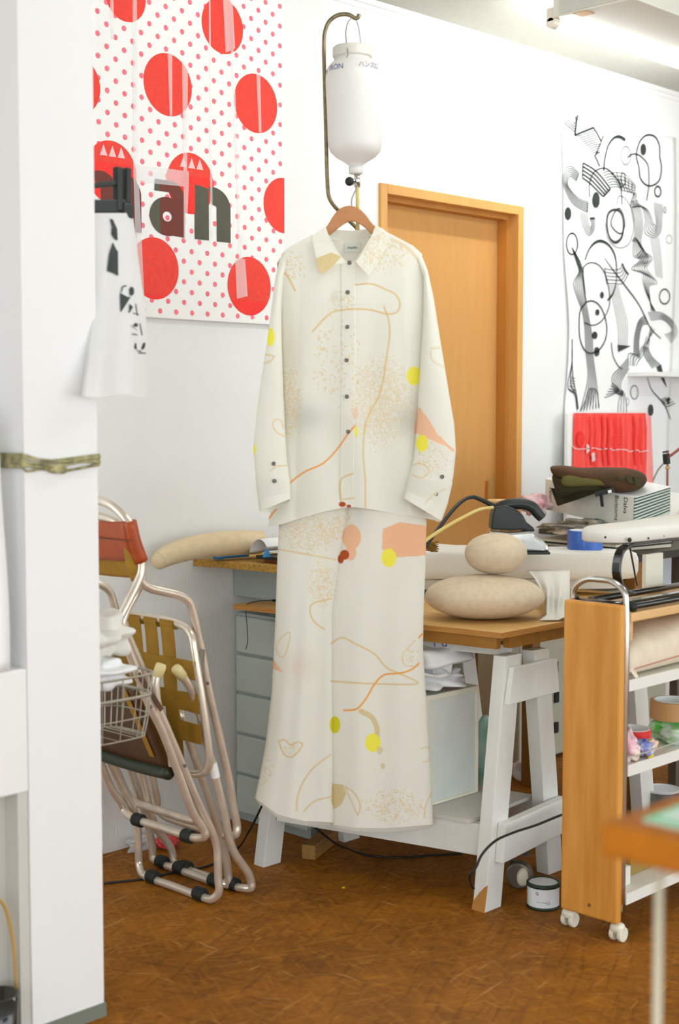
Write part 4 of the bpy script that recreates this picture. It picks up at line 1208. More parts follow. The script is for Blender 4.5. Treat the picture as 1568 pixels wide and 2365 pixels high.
obj('seam', tube([np.array(ony(312, 1248, yR - 0.012)) + np.array([-0.018, 0, 0]), np.array(ony(312, 1248, yR - 0.012)) + np.array([-0.018, 0.15, 0]), np.array(ony(312, 1248, yR - 0.012)) + np.array([-0.018, 0.30, 0])], 0.0012, seg=6), 'darkbrown', vb)
# seat sling folded down between the legs
sA = sides([(322, 1590), (352, 1660), (404, 1785)], yR)
def seatfn(u, v):
    x = np.interp(v, [0, .4, 1], [p[0] for p in sA]); z = np.interp(v, [0, .4, 1], [p[1] for p in sA])
    return (x + 0.012 * math.sin(u * math.pi) - 0.005, yR + 0.018 + (yL - yR - 0.036) * u, z - 0.008 * math.sin(u * math.pi))
seat = obj('seat', slab(seatfn, 16, 10, (0.006, 0, 0)), 'darkbrown', ch, smooth=True)
e_ = [seatfn(u, 1.0) for u in np.linspace(0, 1, 7)]
obj('seat_edge_roll', tube([(p[0], p[1], p[2] - 0.004) for p in e_], 0.017, per=3, seg=12), 'greenvinyl', seat, smooth=True)
for u in (0.12,):
    obj('seat_strap', slab(lambda a_, b_: tuple(np.array(seatfn(u + 0.07 * a_, 0.05 + 0.8 * b_)) + np.array([-0.004, 0, 0])), 1, 8, (0.002, 0, 0)), 'mustard', seat)
l0 = ony(319, 1556, yR - 0.014); l1 = ony(374, 1640, yR - 0.014)
obj('folding_link', beam(l0, l1, 0.013, 0.004, (1, 0, 0.6)), 'rustlink', ch, bevel=0.002)
def cap(parent, prof, y):
    (xa, za), (xb, zb) = prof[0], prof[1]
    d = np.array([xa - xb, 0, za - zb]); d /= np.linalg.norm(d)
    p = np.array([xa, y, za])
    obj('end_cap', tube([p - d * 0.022, p + d * 0.006, p + d * 0.014], [0.0135, 0.0145, 0.0125], smooth_path=False, seg=12), 'cap', parent, smooth=True)
for y in (yR + 0.005, yL - 0.005): cap(ch, pA2, y)
def rivet(parent, px, py, y):
    c = ony(px, py, y)
    obj('rivet', blob(c, (0.0045, 0.0045, 0.0045), 0, nu=10, nv=8), 'greylink', parent, smooth=True)
rivet(ch, 348, 1632, yR - 0.011); rivet(ch, 427, 1769, yR - 0.009)

# second chair: mustard webbing
yR2, yL2 = 2.80, 3.14
chB = thing('folding_chair', 'folded aluminium chair with mustard webbing seat, farthest right of the stack', 'chair', (2.42, (yR2 + yL2) / 2, 0), 'folded aluminium chairs beside the pier')
pB = sides([(546, 1925), (547, 1905), (541, 1876), (529, 1799), (506, 1697), (488, 1620), (475, 1557), (466, 1505), (457, 1465), (447, 1420), (438, 1394), (420, 1378), (380, 1367), (345, 1358), (328, 1346), (318, 1322), (308, 1275), (298, 1240)], yR2)
xt2, zt2 = pB[-1]
arch2 = [(xt2 - 0.01, yR2 + 0.03, zt2 + 0.03), (xt2 - 0.015, yR2 + 0.09, zt2 + 0.045), (xt2 - 0.015, yL2 - 0.09, zt2 + 0.045), (xt2 - 0.01, yL2 - 0.03, zt2 + 0.03)]
obj('back_frame', chair_tube(mirror_loop(pB, yR2, yL2, arch2), closed=True), 'alu', chB, smooth=True)
pB2 = sides([(412, 1550), (428, 1570), (446, 1600), (458, 1637), (473, 1697), (488, 1756), (501, 1807), (517, 1876), (530, 1940), (542, 1971), (560, 1997), (574, 2018), (580, 2036), (580, 2050)], yR2 - 0.012)
obj('leg_frame', chair_tube(u_leg(pB2, yR2 - 0.012, yL2 - 0.02)), 'alu', chB, smooth=True)
for y in (yR2 + 0.055, yL2 - 0.085): collar(chB, pB2[-1][0] - 0.006, y, 0.0185)
for y in (yR2 - 0.012, yL2 - 0.02): cap(chB, pB2, y)
vinyl(chB, sides([(301, 1262)], yR2)[0], sides([(318, 1336)], yR2)[0], 'mustard', yR2, yL2, off=0.004, sag=0.01)
l0 = ony(468, 1500, yR2 - 0.016); l1 = ony(460, 1606, yR2 - 0.028)
obj('folding_link', beam(l0, l1, 0.015, 0.004, (1, 0, 0.1)), 'greylink', chB, bevel=0.002)
tp = ony(495, 1778, yR2 - 0.012)
q0 = ony(490, 1762, yR2 - 0.012); q1 = ony(498, 1794, yR2 - 0.012)
obj('white_tape', tube([q0, q1], 0.0122, smooth_path=False, seg=12), 'white', chB)
rivet(chB, 480, 1578, yR2 - 0.012); rivet(chB, 489, 1751, yR2 - 0.024)
# webbing seat frame hangs upright between the legs
XS = 2.315
def sx_(px, py): q = onx(px, py, XS); return (q[1], q[2])
top_y, top_z = sx_(400, 1442); rgt_y, rgt_z = sx_(449, 1520); bot_y, bot_z = sx_(440, 1795); rb_y, rb_z = sx_(462, 1740)
loop = [(XS, rgt_y, top_z - 0.06), (XS, rgt_y + 0.012, top_z - 0.022), (XS, rgt_y + 0.045, top_z), (XS, 3.06, top_z), (XS, 3.10, top_z - 0.02), (XS, 3.115, top_z - 0.06),
        (XS + 0.03, 3.115, bot_z + 0.06), (XS + 0.035, 3.10, bot_z + 0.02), (XS + 0.035, 3.06, bot_z), (XS + 0.035, rb_y + 0.05, bot_z), (XS + 0.035, rb_y + 0.012, bot_z + 0.02), (XS + 0.03, rb_y, bot_z + 0.06)]
sf = obj('seat_frame', chair_tube(loop, 0.0105, closed=True), 'alu', chB, smooth=True)
def xs_at(z): return XS + 0.035 * (top_z - z) / (top_z - bot_z)
for (pa, pb) in ((262, 280), (284, 295), (303, 331), (340, 368), (377, 407)):
    ya = sx_(pa, 1440)[0]; yb = sx_(pb, 1440)[0]
    def vs(u, v, ya=ya, yb=yb):
        z = top_z + 0.012 - (top_z - bot_z + 0.012) * v
        return (xs_at(z) - 0.0125 + 0.003 * math.sin(v * 9), ya + (yb - ya) * u, z)
    obj('webbing_strap', slab(vs, 1, 14, (0.0016, 0, 0)), 'mustard', sf)
    obj('webbing_strap', tube([(XS, ya, top_z), (XS, yb, top_z)], 0.0128, smooth_path=False, seg=14), 'mustard', sf)
for (p0_, p1_) in ((1522, 1566), (1598, 1643), (1668, 1714)):
    za = sx_(425, p0_)[1]; zb = sx_(425, p1_)[1]
    ym = rgt_y
    def hs(u, v, za=za, zb=zb):
        z = za + (zb - za) * v
        return (xs_at(z) - 0.0145 - 0.002 * math.sin(u * 30), rgt_y - 0.011 + (3.12 - rgt_y) * u, z)
    obj('webbing_strap', slab(hs, 20, 1, (0.0016, 0, 0)), 'mustard', sf)
# third chair between the two
chC = thing('folding_chair', 'folded aluminium chair frame wedged in the middle of the stack', 'chair', (2.4, 2.98, 0), 'folded aluminium chairs beside the pier')
yR3, yL3 = 2.86, 3.19
pC = sides([(415, 1640), (440, 1720), (468, 1800), (492, 1872), (510, 1935), (522, 1985), (527, 2020), (528, 2042)], yR3)
obj('leg_frame', chair_tube(u_leg(pC, yR3, yL3)), 'alu', chC, smooth=True)
for y in (yR3 + 0.05, yR3 + 0.20, yL3 - 0.05): collar(chC, pC[-1][0] - 0.006, y, 0.0185)
pC2 = sides([(470, 1890), (452, 1850), (420, 1770), (385, 1680), (350, 1600), (322, 1530), (296, 1470), (284, 1440), (292, 1410), (316, 1365), (328, 1330)], yR3)
obj('back_frame', chair_tube(mirror_loop(pC2, yR3, yL3, [(pC2[-1][0], yR3 + 0.04, pC2[-1][1] + 0.03), (pC2[-1][0], yL3 - 0.04, pC2[-1][1] + 0.03)]), closed=True), 'alu', chC, smooth=True)

# scrap wrapper on the floor by the wall
w0 = onz(330, 1962, 0)
wr = thing('plastic_wrapper', 'crumpled clear wrapper with red print on the floor behind the chairs', 'wrapper', w0)
obj('clear_film', blob((w0[0], w0[1], 0.022), (0.05, 0.03, 0.022), 0.5, 3, flat=0.001), 'clearbag', wr)
w1 = onz(385, 1960, 0)
obj('red_print', blob((w1[0], w1[1], 0.022), (0.035, 0.03, 0.021), 0.4, 8, flat=0.001), 'redlabel', wr)

# ------------------------------------------------------------------ wire basket on the pier, with bundles
bk = thing('wire_basket', 'round galvanised wire basket hooked to the back of the white pier', 'basket', (1.90, 2.62, 0.55))
bx0, bx1, by0, by1 = 1.785, 2.005, 2.52, 2.70
def brim(z, sc=1.0, n=20):
    cx_, cy_ = (bx0 + bx1) / 2, (by0 + by1) / 2
    out = []
    for k in range(n):
        t = 2 * math.pi * k / n
        ct, st_ = math.cos(t), math.sin(t)
        px_ = abs(ct) ** 0.5 * (1 if ct > 0 else -1); py_ = abs(st_) ** 0.5 * (1 if st_ > 0 else -1)
        x = cx_ + (bx1 - bx0) / 2 * sc * px_; y = cy_ + (by1 - by0) / 2 * sc * py_
        out.append((x, y, z))
    return out
ztop = ony(312, 1541, 2.62)[2]; zmid = ony(300, 1590, 2.62)[2]; zlow = ony(285, 1640, 2.62)[2]; zbot = ony(270, 1690, 2.62)[2]
obj('rim_wire', tube(brim(ztop, 1.0), 0.0028, per=2, seg=6, closed=True), 'wirebasket', bk)
obj('rim_band', tube(brim(zmid, .96), 0.004, per=2, seg=6, closed=True), 'wirebasket', bk)
obj('hoop_wire', tube(brim(zlow, .92), 0.0018, per=2, seg=6, closed=True), 'wirebasket', bk)
obj('hoop_wire', tube(brim(zbot, .84), 0.0018, per=2, seg=6, closed=True), 'wirebasket', bk)
ru, rm, rl = brim(ztop, 1.0, 24), brim(zlow, .92, 24), brim(zbot, .84, 24)
for k in range(24):
    obj('upright_wire', tube([ru[k], rm[k], rl[k]], 0.0014, per=3, seg=5), 'wirebasket', bk)
for k in range(1, 12):
    obj('base_wire', tube([rl[k], rl[24 - k]], 0.0014, smooth_path=False, seg=5), 'wirebasket', bk)
obj('crumpled_cloth', blob(ony(248, 1484, 2.62) + np.array([-0.03, 0, 0.018]), (0.08, 0.068, 0.05), 0.42, 11, nu=60, nv=40, freq=4.5), 'cloth', smooth=True, label='crumpled white cloth bundle heaped in the wire basket', cat='cloth')
obj('plastic_bag', blob(ony(250, 1548, 2.62) + np.array([-0.04, 0, 0]), (0.07, 0.065, 0.036), 0.4, 5, nu=50, nv=30, freq=4.5), 'bag', smooth=True, label='white plastic bag stuffed in the wire basket under the cloth', cat='bag')

# twine round the pier
tw = thing('twine', 'strands of straw twine tied around the white pier', 'twine', (1.69, 2.44, 1.18))
tz = ony(120, 1068, 2.44)[2]
rs = np.random.RandomState(7)
for k in range(7):
    dz = (k - 3) * 0.0045; yo = 2.444 - 0.002 * (k % 3)
    w = lambda: rs.uniform(-0.003, 0.003)
    sagm = -0.006 if k in (0, 1) else 0
    pts = [(1.597 - 0.003, 2.62, tz + 0.004 + dz), (1.596 - 0.003, 2.50, tz + 0.004 + dz), (1.5945, 2.445, tz + 0.004 + dz), (1.602, yo - 0.003, tz + dz + w()), (1.64, yo - 0.003, tz + dz * .8 + w() - 0.004),
           (1.69, yo - 0.003, tz + dz * .7 + w() - 0.004 + sagm), (1.735, yo - 0.003, tz + dz * .6 + w() + sagm), (1.778, yo - 0.003, tz + dz * .8 + 0.002), (1.7845, 2.452, tz + dz * .8 + 0.002), (1.7845, 2.62, tz + dz)]
    obj('twine_strand', tube(pts, 0.0024, per=4, seg=6), 'twine', tw)
kn = ony(130, 1082, 2.44)
obj('knot', blob((kn[0], 2.437, kn[2]), (0.022, 0.008, 0.009), 0.4, 2), 'twine', tw)

# ------------------------------------------------------------------ printed white skirt clipped to a black hanger beside the pier
sk = thing('clip_hanger', 'black clip hanger on the side of the pier holding a white skirt', 'hanger', (1.85, 2.52, 1.68))
ya_ = 2.50
def hp_(px, py, y=ya_): return ony(px, py, y)
c0 = hp_(208, 476); c1 = hp_(304, 460)
obj('hanger_bar', beam((1.78, ya_, hp_(208, 480)[2]), hp_(300, 476), 0.028, 0.014, (0, 0, 1)), 'plasticblack', sk, bevel=0.003)
obj('upper_bar', beam((1.78, ya_, hp_(208, 436)[2]), hp_(275, 422), 0.012, 0.012, (0, 0, 1)), 'plasticblack', sk, bevel=0.003)
obj('clip', beam(hp_(272, 386), hp_(272, 488), 0.016, 0.018, (1, 0, 0)), 'plasticblack', sk, bevel=0.003)
obj('clip', beam(hp_(293, 388), hp_(292, 470), 0.014, 0.018, (1, 0, 0)), 'plasticblack', sk, bevel=0.003)
obj('clip_pad', beam(hp_(280, 486), hp_(302, 488), 0.034, 0.02, (0, 0, 1)), 'plasticblack', sk, bevel=0.003)
skt = thing('hanging_skirt', 'white cloth with black printed shapes hanging from black clips beside the pier', 'skirt', hp_(270, 915))
SKL = [(492, 205), (560, 209), (640, 214), (700, 213), (760, 206), (840, 197), (917, 187)]
SKR = [(492, 306), (540, 313), (600, 320), (660, 328), (720, 337), (800, 341), (917, 344)]
def skf(u, v, back=False):
    py = 492 + (914 + 4 * math.sin(u * 8) - 492) * v
    xl = float(ip(py, SKL)); xr = float(ip(py, SKR))
    px = xl + (xr - xl) * u
    s = 2 * u - 1
    dep = 0.045 * (0.3 + 0.7 * v) * math.sqrt(max(0, 1 - s * s)) ** 0.8
    # it hangs beside the pier and flares forward past its corner
    fwd = -0.085 * np.interp(v, [0, .45, 1], [0, .35, 1]) * np.interp(u, [0, .35, 1], [1, .55, .1])
    f = 0.007 * math.sin(u * 13 + 1) * v
    return ony(px, py, 2.50 + fwd + (dep if back else -dep) + f)
g1 = grid(lambda u, v: skf(u, v), 30, 36); g2 = grid(lambda u, v: skf(u, v, True), 30, 36)
skb = obj('skirt_cloth', join(g1, g2), 'skirtcloth', skt, smooth=True)
def skpoly(pts, nm='printed_shape'):
    V = []
    for px, py in pts:
        v = (py - 492) / (914 - 492); xl = float(ip(py, SKL)); xr = float(ip(py, SKR)); u = (px - xl) / (xr - xl)
        q = skf(min(max(u, 0.01), .99), v); d = ray(px, py)
        V.append(q - d / np.linalg.norm(d) * 0.004)
    obj(nm, (V, [tuple(range(len(V)))]), 'inkblack', skt)
def s3(pts): return [(180 + x / 4.078, 360 + y / 4.078) for x, y in pts]
skpoly(s3([(300, 590), (330, 600), (370, 690), (375, 800), (350, 790), (315, 740), (322, 670)]))
skpoly(s3([(330, 815), (365, 890), (378, 900), (380, 1135), (330, 1105), (275, 1080), (295, 920)]))
skpoly(s3([(398, 1295), (470, 1335), (498, 1330), (470, 1380), (403, 1485)]))
skpoly(s3([(485, 1260), (500, 1232), (525, 1240), (530, 1290), (510, 1320), (488, 1310)]))
skpoly(s3([(525, 1590), (545, 1568), (568, 1580), (560, 1605), (530, 1610)]))
skpoly(s3([(600, 1800), (615, 1750), (636, 1748), (630, 1795), (605, 1820)]))
for pts in ([(410, 1290), (420, 1240), (455, 1225)], [(490, 1400), (515, 1420), (480, 1480)], [(545, 1390), (560, 1500)], [(520, 1480), (575, 1490)], [(500, 1600), (560, 1640)], [(585, 1570), (605, 1680)], [(510, 1680), (560, 1680)], [(545, 1760), (538, 1810), (560, 1830), (600, 1830)], [(570, 1850), (640, 1845)]):
    a2 = s3(pts)
    skpoly([(x - 1, y - 1) for x, y in a2] + [(x + 1.2, y + 1.4) for x, y in a2[::-1]])

# ------------------------------------------------------------------ white counter at the far left, with a paper sheet standing on it
cz1 = ony(40, 1549, 2.44)[2]; cz0 = ony(75, 1827, 2.447)[2]
ct = thing('white_counter', 'plain white counter with open kneehole at the left of the pier', 'counter', (1.3, 2.5, 0))
obj('counter_body', box(0.9, 1.5995, 2.4475, 2.615, cz0, cz1), 'white', ct, bevel=0.004)
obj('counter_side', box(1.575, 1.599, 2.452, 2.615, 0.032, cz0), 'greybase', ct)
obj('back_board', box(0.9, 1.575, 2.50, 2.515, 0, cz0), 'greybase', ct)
def sheetf(u, v):
    z = cz1 + 0.001 + (ony(10, 960, 2.45)[2] - cz1) * v
    xr_ = ony(25 - 18 * v + 2 * math.sin(v * 7), 1545 - 590 * v, 2.44)[0]
    return (1.2 + (xr_ - 1.2) * u, 2.44 + 0.02 * v + 0.005 * math.sin(u * 9 + v * 4), z)
obj('paper_roll_sheet', slab(sheetf, 14, 20, (0, 0.002, 0)), 'paper', smooth=True, label='white paper sheet standing upright on the white counter', cat='paper')
gq = ony(8, 2030, 2.46)
hk = thing('bucket', 'small dark bucket with thin brass handle under the white counter', 'bucket', (1.515, 2.44, 0))
obj('bucket_body', lathe([(0.03, 0.0), (0.034, 0.01), (0.042, 0.13), (0.039, 0.13), (0.03, 0.012)], (1.515, 2.44), 28), 'blackmetal', hk, smooth=True)
obj('ring_handle', tube([(1.515 + 0.042 * math.cos(t), 2.44, 0.125 + 0.2 * math.sin(t)) for t in np.linspace(0, math.pi, 9)], 0.004, per=3), 'brass', hk, smooth=True)

# ------------------------------------------------------------------ chipboard wall shelf and what lies on it
shz = 0.845
s0 = onz(475, 1294, shz); s1_ = onz(640, 1305, shz)
shelf = thing('wall_shelf', 'chipboard wall shelf left of the shirt', 'shelf', (3.0, 3.2, shz - 0.02))
obj('shelf_board', prism_z([(2.80, 3.362), (s0[0] + 0.01, 3.28), (s1_[0] - 0.02, s1_[1] - 0.06), (3.12, 2.98), (3.12, 3.362)], shz - 0.020, shz), 'chip', shelf, bevel=0.001)
# tall grey drawer unit under the shelf
du = thing('drawer_unit', 'tall grey plastic drawer unit standing under the chipboard shelf', 'drawers', (3.15, 3.15, 0))
DXF = 2.966
obj('carcass', box(DXF + 0.012, 3.40, 3.03, 3.362, 0, 0.665), 'drawerpanel', du)
zs_ = [0.02, 0.15, 0.28, 0.41, 0.535, 0.66]
for i in range(5):
    obj('drawer', box(DXF, DXF + 0.02, 3.035, 3.358, zs_[i] + 0.004, zs_[i + 1] - 0.004), 'drawer', du, bevel=0.006)
obj('grey_board', box(DXF, 3.12, 3.03, 3.362, 0.7205, shz - 0.0205), 'drawerpanel', label='grey boxed panel standing on the plywood table under the chipboard shelf', cat='panel')
# sleeve roll, paper, folders, blue tool on the shelf
def roll_pts():
    L = [(366, 1288), (390, 1276), (430, 1263), (480, 1253), (540, 1248), (600, 1246)]
    return [ony(px, py + 6, 3.27) for px, py in L]
rp = roll_pts()
sr = thing('sleeve_roll', 'long beige stuffed pressing roll overhanging the chipboard shelf', 'pressing roll', rp[4])
obj('stuffed_roll', tube(rp, [0.027, 0.031, 0.035, 0.037, 0.038, 0.036], per=8, seg=20), 'hamroll', sr, smooth=True)
bl_ = blob(rp[0], (0.02, 0.026, 0.027), 0.0)
obj('rounded_end', blob(rp[0] + np.array([0.004, 0, 0]), (0.024, 0.0265, 0.0265), 0.0), 'hamroll', sr, smooth=True)
pp_ = ony(590, 1262, 3.22)
def curlf(u, v):
    ang = 0.3 + 2.2 * v
    return (ony(572, 1270, 3.22)[0] + 0.02 + 0.22 * u, 3.22 - 0.03 + 0.045 * math.cos(ang), shz + 0.004 + 0.062 * math.sin(ang) ** 1.0)
obj('curled_paper', slab(curlf, 4, 14, (0, 0.001, 0.001)), 'paper', smooth=True, label='curled white paper beside the pressing roll on the chipboard shelf', cat='paper')
fb = onz(570, 1287, shz)
def shelfbox(px, py, dx, dy, z0, z1): 
    q = onz(px, py, z0); return box(q[0], q[0] + dx, q[1] - dy, q[1], z0, z1)
q = onz(600, 1296, shz)
obj('folder', box(2.91, 3.11, 2.995, 3.16, shz + 0.0005, shz + 0.011), 'booknavy', label='thin rust red folder lying on the chipboard shelf', cat='folder')
obj('folder', box(2.885, 3.10, 3.005, 3.17, shz + 0.0115, shz + 0.021), 'bookblack', label='black folder lying on top of the rust red folder', cat='folder')
bt0 = onz(505, 1288, shz + 0.008); bt1 = onz(574, 1283, shz + 0.008)
tl_ = thing('blue_tool', 'blue plastic tool with flared end lying on the chipboard shelf', 'tool', (bt0[0], bt0[1], shz))
obj('tool_shaft', tube([bt0, (bt0 + bt1) / 2, bt1], 0.0035, per=3, seg=8), 'blueplastic', tl_, smooth=True)
f0 = onz(498, 1290, shz + 0.006)
dv = (bt1 - bt0); dv /= np.linalg.norm(dv); pv = np.array([-dv[1], dv[0], 0])
obj('tool_head', prism_z([tuple((f0 + pv * 0.017)[:2]), tuple((f0 - pv * 0.017)[:2]), tuple((bt0 + dv * .02 - pv * 0.004)[:2]), tuple((bt0 + dv * .02 + pv * 0.004)[:2])], shz + 0.003, shz + 0.011), 'blueplastic', tl_, bevel=0.002)
bt3 = ony(618, 1268, 3.1)
obj('blue_clip', extr([(bt3[0] - 0.010, 3.1, shz + 0.0215), (bt3[0] + 0.012, 3.1, shz + 0.0215), (bt3[0] + 0.004, 3.1, shz + 0.045)], (0, 0.012, 0)), 'blueplastic', label='small blue plastic wedge standing on the black folder', cat='clip')

# ------------------------------------------------------------------ plywood table on white sawhorses
TZ = 0.72
tb = thing('plywood_table', 'plywood table top resting on white sawhorses behind the outfit', 'table', (3.3, 2.7, TZ - 0.05))
quad = [(2.943, 2.28), (3.86, 2.283), (3.86, 3.02), (2.962, 3.02), (2.962, 3.2), (2.82, 3.2)]
obj('plywood_top', prism_z(quad, TZ - 0.014, TZ), 'plytop', tb)
obj('plywood_edge', join(beam((2.943, 2.2792, TZ - 0.0072), (3.86, 2.2822, TZ - 0.0072), 0.0144, 0.002, (0, 0, 1)), beam((2.9422, 2.28, TZ - 0.0072), (2.8192, 3.2, TZ - 0.0072), 0.0144, 0.002, (0, 0, 1))), 'plywood', tb)
obj('batten', beam((2.957, 2.30, TZ - 0.030), (2.862, 3.02, TZ - 0.030), 0.032, 0.022, (0, 0, 1)), 'apron', tb)
obj('batten', beam((2.985, 2.296, TZ - 0.030), (3.85, 2.297, TZ - 0.030), 0.032, 0.022, (0, 0, 1)), 'apron', tb)
def sawhorse(n1, n2, f1, f2, label, boards=True):
    """n1, n2: near feet (left, right); f1, f2: far feet"""
    n1, n2, f1, f2 = [np.array(v + (0.0,), float) for v in (n1, n2, f1, f2)]
    sh_ = thing('sawhorse', label, 'sawhorse', (n1 + n2 + f1 + f2) / 4, 'white sawhorses under the plywood table')
    zb = TZ - 0.0465
    mn = (n1 + n2) / 2; mf = (f1 + f2) / 2
    obj('top_beam', beam(mn + np.array([0, 0.02, zb - 0.016]), mf + np.array([0, -0.02, zb - 0.016]), 0.030, 0.06, (0, 0, 1)), 'sawpaint', sh_, bevel=0.003)
    legs = []
    for a_, m_, s_ in ((n1, mn, -1), (n2, mn, 1), (f1, mf, -1), (f2, mf, 1)):
        top = m_ + np.array([s_ * 0.062, 0, zb - 0.02])
        dleg = np.array(a_ - top); 
        lg = obj('leg', hexa([a_ + np.array([-.034, -.021, 0]), a_ + np.array([.034, -.021, 0]), a_ + np.array([.034, .021, 0]), a_ + np.array([-.034, .021, 0])],
                             [top + np.array([-.034, -.021, 0]), top + np.array([.034, -.021, 0]), top + np.array([.034, .021, 0]), top + np.array([-.034, .021, 0])]), 'sawpaint', sh_, bevel=0.002)
        legs.append((a_, top))
    def at(l, z): return l[0] + (l[1] - l[0]) * (z / l[1][2])
    if boards:
        for (la, lb_, sy) in ((legs[0], legs[1], -1), (legs[2], legs[3], 1)):
            # gusset near the top and stretcher near the floor, both on the outer face
            zt0, zt1 = 0.53, 0.625
            P = [at(la, zt0) + np.array([-.03, sy * .0225, 0]), at(lb_, zt0) + np.array([.045, sy * .0225, 0]), at(lb_, zt1) + np.array([.045, sy * .0225, 0]), at(la, zt1) + np.array([-.02, sy * .0225, 0])]
            obj('gusset_board', extr(P, (0, sy * 0.016, 0)), 'sawpaint', sh_, bevel=0.002)
            z0, z1 = 0.125, 0.225
            P = [at(la, z0) + np.array([-.012, sy * .0225, 0]), at(lb_, z0) + np.array([.035, sy * .0225, 0]), at(lb_, z1) + np.array([.035, sy * .0225, 0]), at(la, z1) + np.array([-.012, sy * .0225, 0])]
            obj('end_stretcher', extr(P, (0, sy * 0.026, 0)), 'sawpaint', sh_, bevel=0.002)
        for (la, lb_) in ((legs[0], legs[2]), (legs[1], legs[3])):
            a2 = at(la, 0.17); b2 = at(lb_, 0.17)
            obj('side_rail', beam(a2 + np.array([0, .022, 0]), b2 + np.array([0, -.022, 0]), 0.085, 0.03, (0, 0, 1)), 'sawpaint', sh_, bevel=0.002)
    return sh_, legs
corner = onz(1120, 2109, 0)
sw, L1 = sawhorse((corner[0] + .034, corner[1] + .021), (3.245, 2.335), (2.728, 2.955), (3.06, 2.955), 'worn white sawhorse with chipped foot in front under the plywood table')
q = np.array(L1[0][0])
bare = [q + np.array([-.0352, -.0205, 0.0]), q + np.array([-.0352, .0215, 0.0]), q + np.array([-.029, .0215, 0.02]), q + np.array([-.025, .004, 0.046]), q + np.array([-.0225, -.010, 0.062]), q + np.array([-.021, -.0205, 0.07])]
obj('bare_wood_patch', extr([np.array(b_) + np.array([-.0012 if i > 1 else 0, 0, 0.0005]) for i, b_ in enumerate(bare)], (-0.0012, 0, 0)), 'rawwood', sw)
sawhorse((3.315, 2.262), (3.70, 2.31), (3.30, 2.93), (3.68, 2.93), 'white sawhorse mostly hidden behind the wooden trolley panel', boards=False)
ob = thing('lower_shelf_board', 'grey board lying on the rails of the front sawhorse', 'board', (3.0, 2.6, 0.2135))
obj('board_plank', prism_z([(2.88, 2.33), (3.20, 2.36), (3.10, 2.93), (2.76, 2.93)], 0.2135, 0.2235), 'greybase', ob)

# frosted storage box with bags on the board
FB = dict(x0=2.885, x1=3.11, y0=2.488, y1=2.86, z0=0.2245, z1=0.53)
fb_ = thing('storage_box', 'frosted plastic storage drawer box under the plywood table', 'storage box', (2.95, 2.67, FB['z0']))
obj('box_panel', box(FB['x0'] + .004, FB['x1'] - .004, FB['y0'] + .004, FB['y1'] - .004, FB['z0'] + .004, FB['z1'] - .006), 'frost', fb_)
e = 0.010
X0, X1, Y0, Y1, Z0, Z1 = [FB[k] for k in ('x0', 'x1', 'y0', 'y1', 'z0', 'z1')]
for (xa, ya2) in ((X0, Y0), (X1 - e, Y0), (X0, Y1 - e), (X1 - e, Y1 - e)):
    obj('corner_post', box(xa, xa + e, ya2, ya2 + e, Z0, Z1), 'frostframe', fb_, bevel=0.001)
for z in (Z0, Z1 - 0.014):
    for (a_, b_, c_, d_) in ((X0 + e, X1 - e, Y0, Y0 + e), (X0 + e, X1 - e, Y1 - e, Y1), (X0, X0 + e, Y0 + e, Y1 - e), (X1 - e, X1, Y0 + e, Y1 - e)):
        obj('frame_bar', box(a_, b_, c_, d_, z, z + (0.008 if z == Z0 else 0.014)), 'frostframe', fb_, bevel=0.001)
def bagc(px, py, d, z): 
    q = ond(px, py, d); return np.array([q[0], q[1], z])
b1 = thing('parts_bag', 'white plastic bag lying flat on the frosted storage box', 'bag', bagc(995, 1552, 3.93, Z1))
obj('bag_body', blob(bagc(992, 1552, 3.93, Z1 + 0.032), (0.075, 0.075, 0.028), 0.4, 21, nu=40, nv=24, freq=5, power=.7), 'bag', b1, smooth=True)
obj('bag_fold', extr([ond(1000, 1545, 3.88), ond(1046, 1530, 3.90), ond(1038, 1572, 3.90), ond(1000, 1580, 3.88)], HF * .004), 'bag', b1)
rq = onz(1035, 1583, Z1)
obj('red_seal', box(rq[0] - .02, rq[0] + .015, rq[1] - .005, rq[1] + .008, Z1 + 0.0005, Z1 + 0.008), 'redlabel', b1)
b2 = thing('parts_bag', 'white plastic bag with blue lettering stacked on another bag under the table', 'bag', bagc(1000, 1500, 3.92, Z1 + 0.064))
obj('bag_body', blob(bagc(1002, 1495, 3.92, Z1 + 0.097), (0.085, 0.08, 0.028), 0.2, 33, nu=40, nv=24, freq=3, power=.65), 'bag', b2, smooth=True)
tg = text_geo('B.1', ond(1032, 1473, 3.835), -RT, -UP, 0.024)
if tg: obj('bag_lettering', tg, 'blueink', b2)
mc = onz(1125, 1790, 0)
obj('mint_bundle', blob((ond(1128, 1700, 4.5)[0], ond(1128, 1700, 4.5)[1], 0.15), (0.04, 0.045, 0.15), 0.3, 9, flat=0.001), 'tealcloth', smooth=True, label='mint and white cloth bundle on the floor behind the storage box', cat='cloth')
cb_ = onz(1203, 1800, 0)
obj('crumpled_bag', blob((cb_[0], cb_[1], 0.03), (0.035, 0.04, 0.032), 0.5, 14, flat=0.001), 'bag', smooth=True, label='small crumpled white bag on the floor behind the sawhorse', cat='bag')

# timber offcut on the floor
t0 = onz(712, 1985, 0.0); t1 = onz(775, 1935, 0)
obj('timber_offcut', beam(t0 + np.array([0, 0, .021]), t1 + np.array([0, 0, .021]), 0.042, 0.042, (0, 0, 1)), 'beam', label='short brown timber offcut lying on the floor under the table', cat='timber', bevel=0.002)
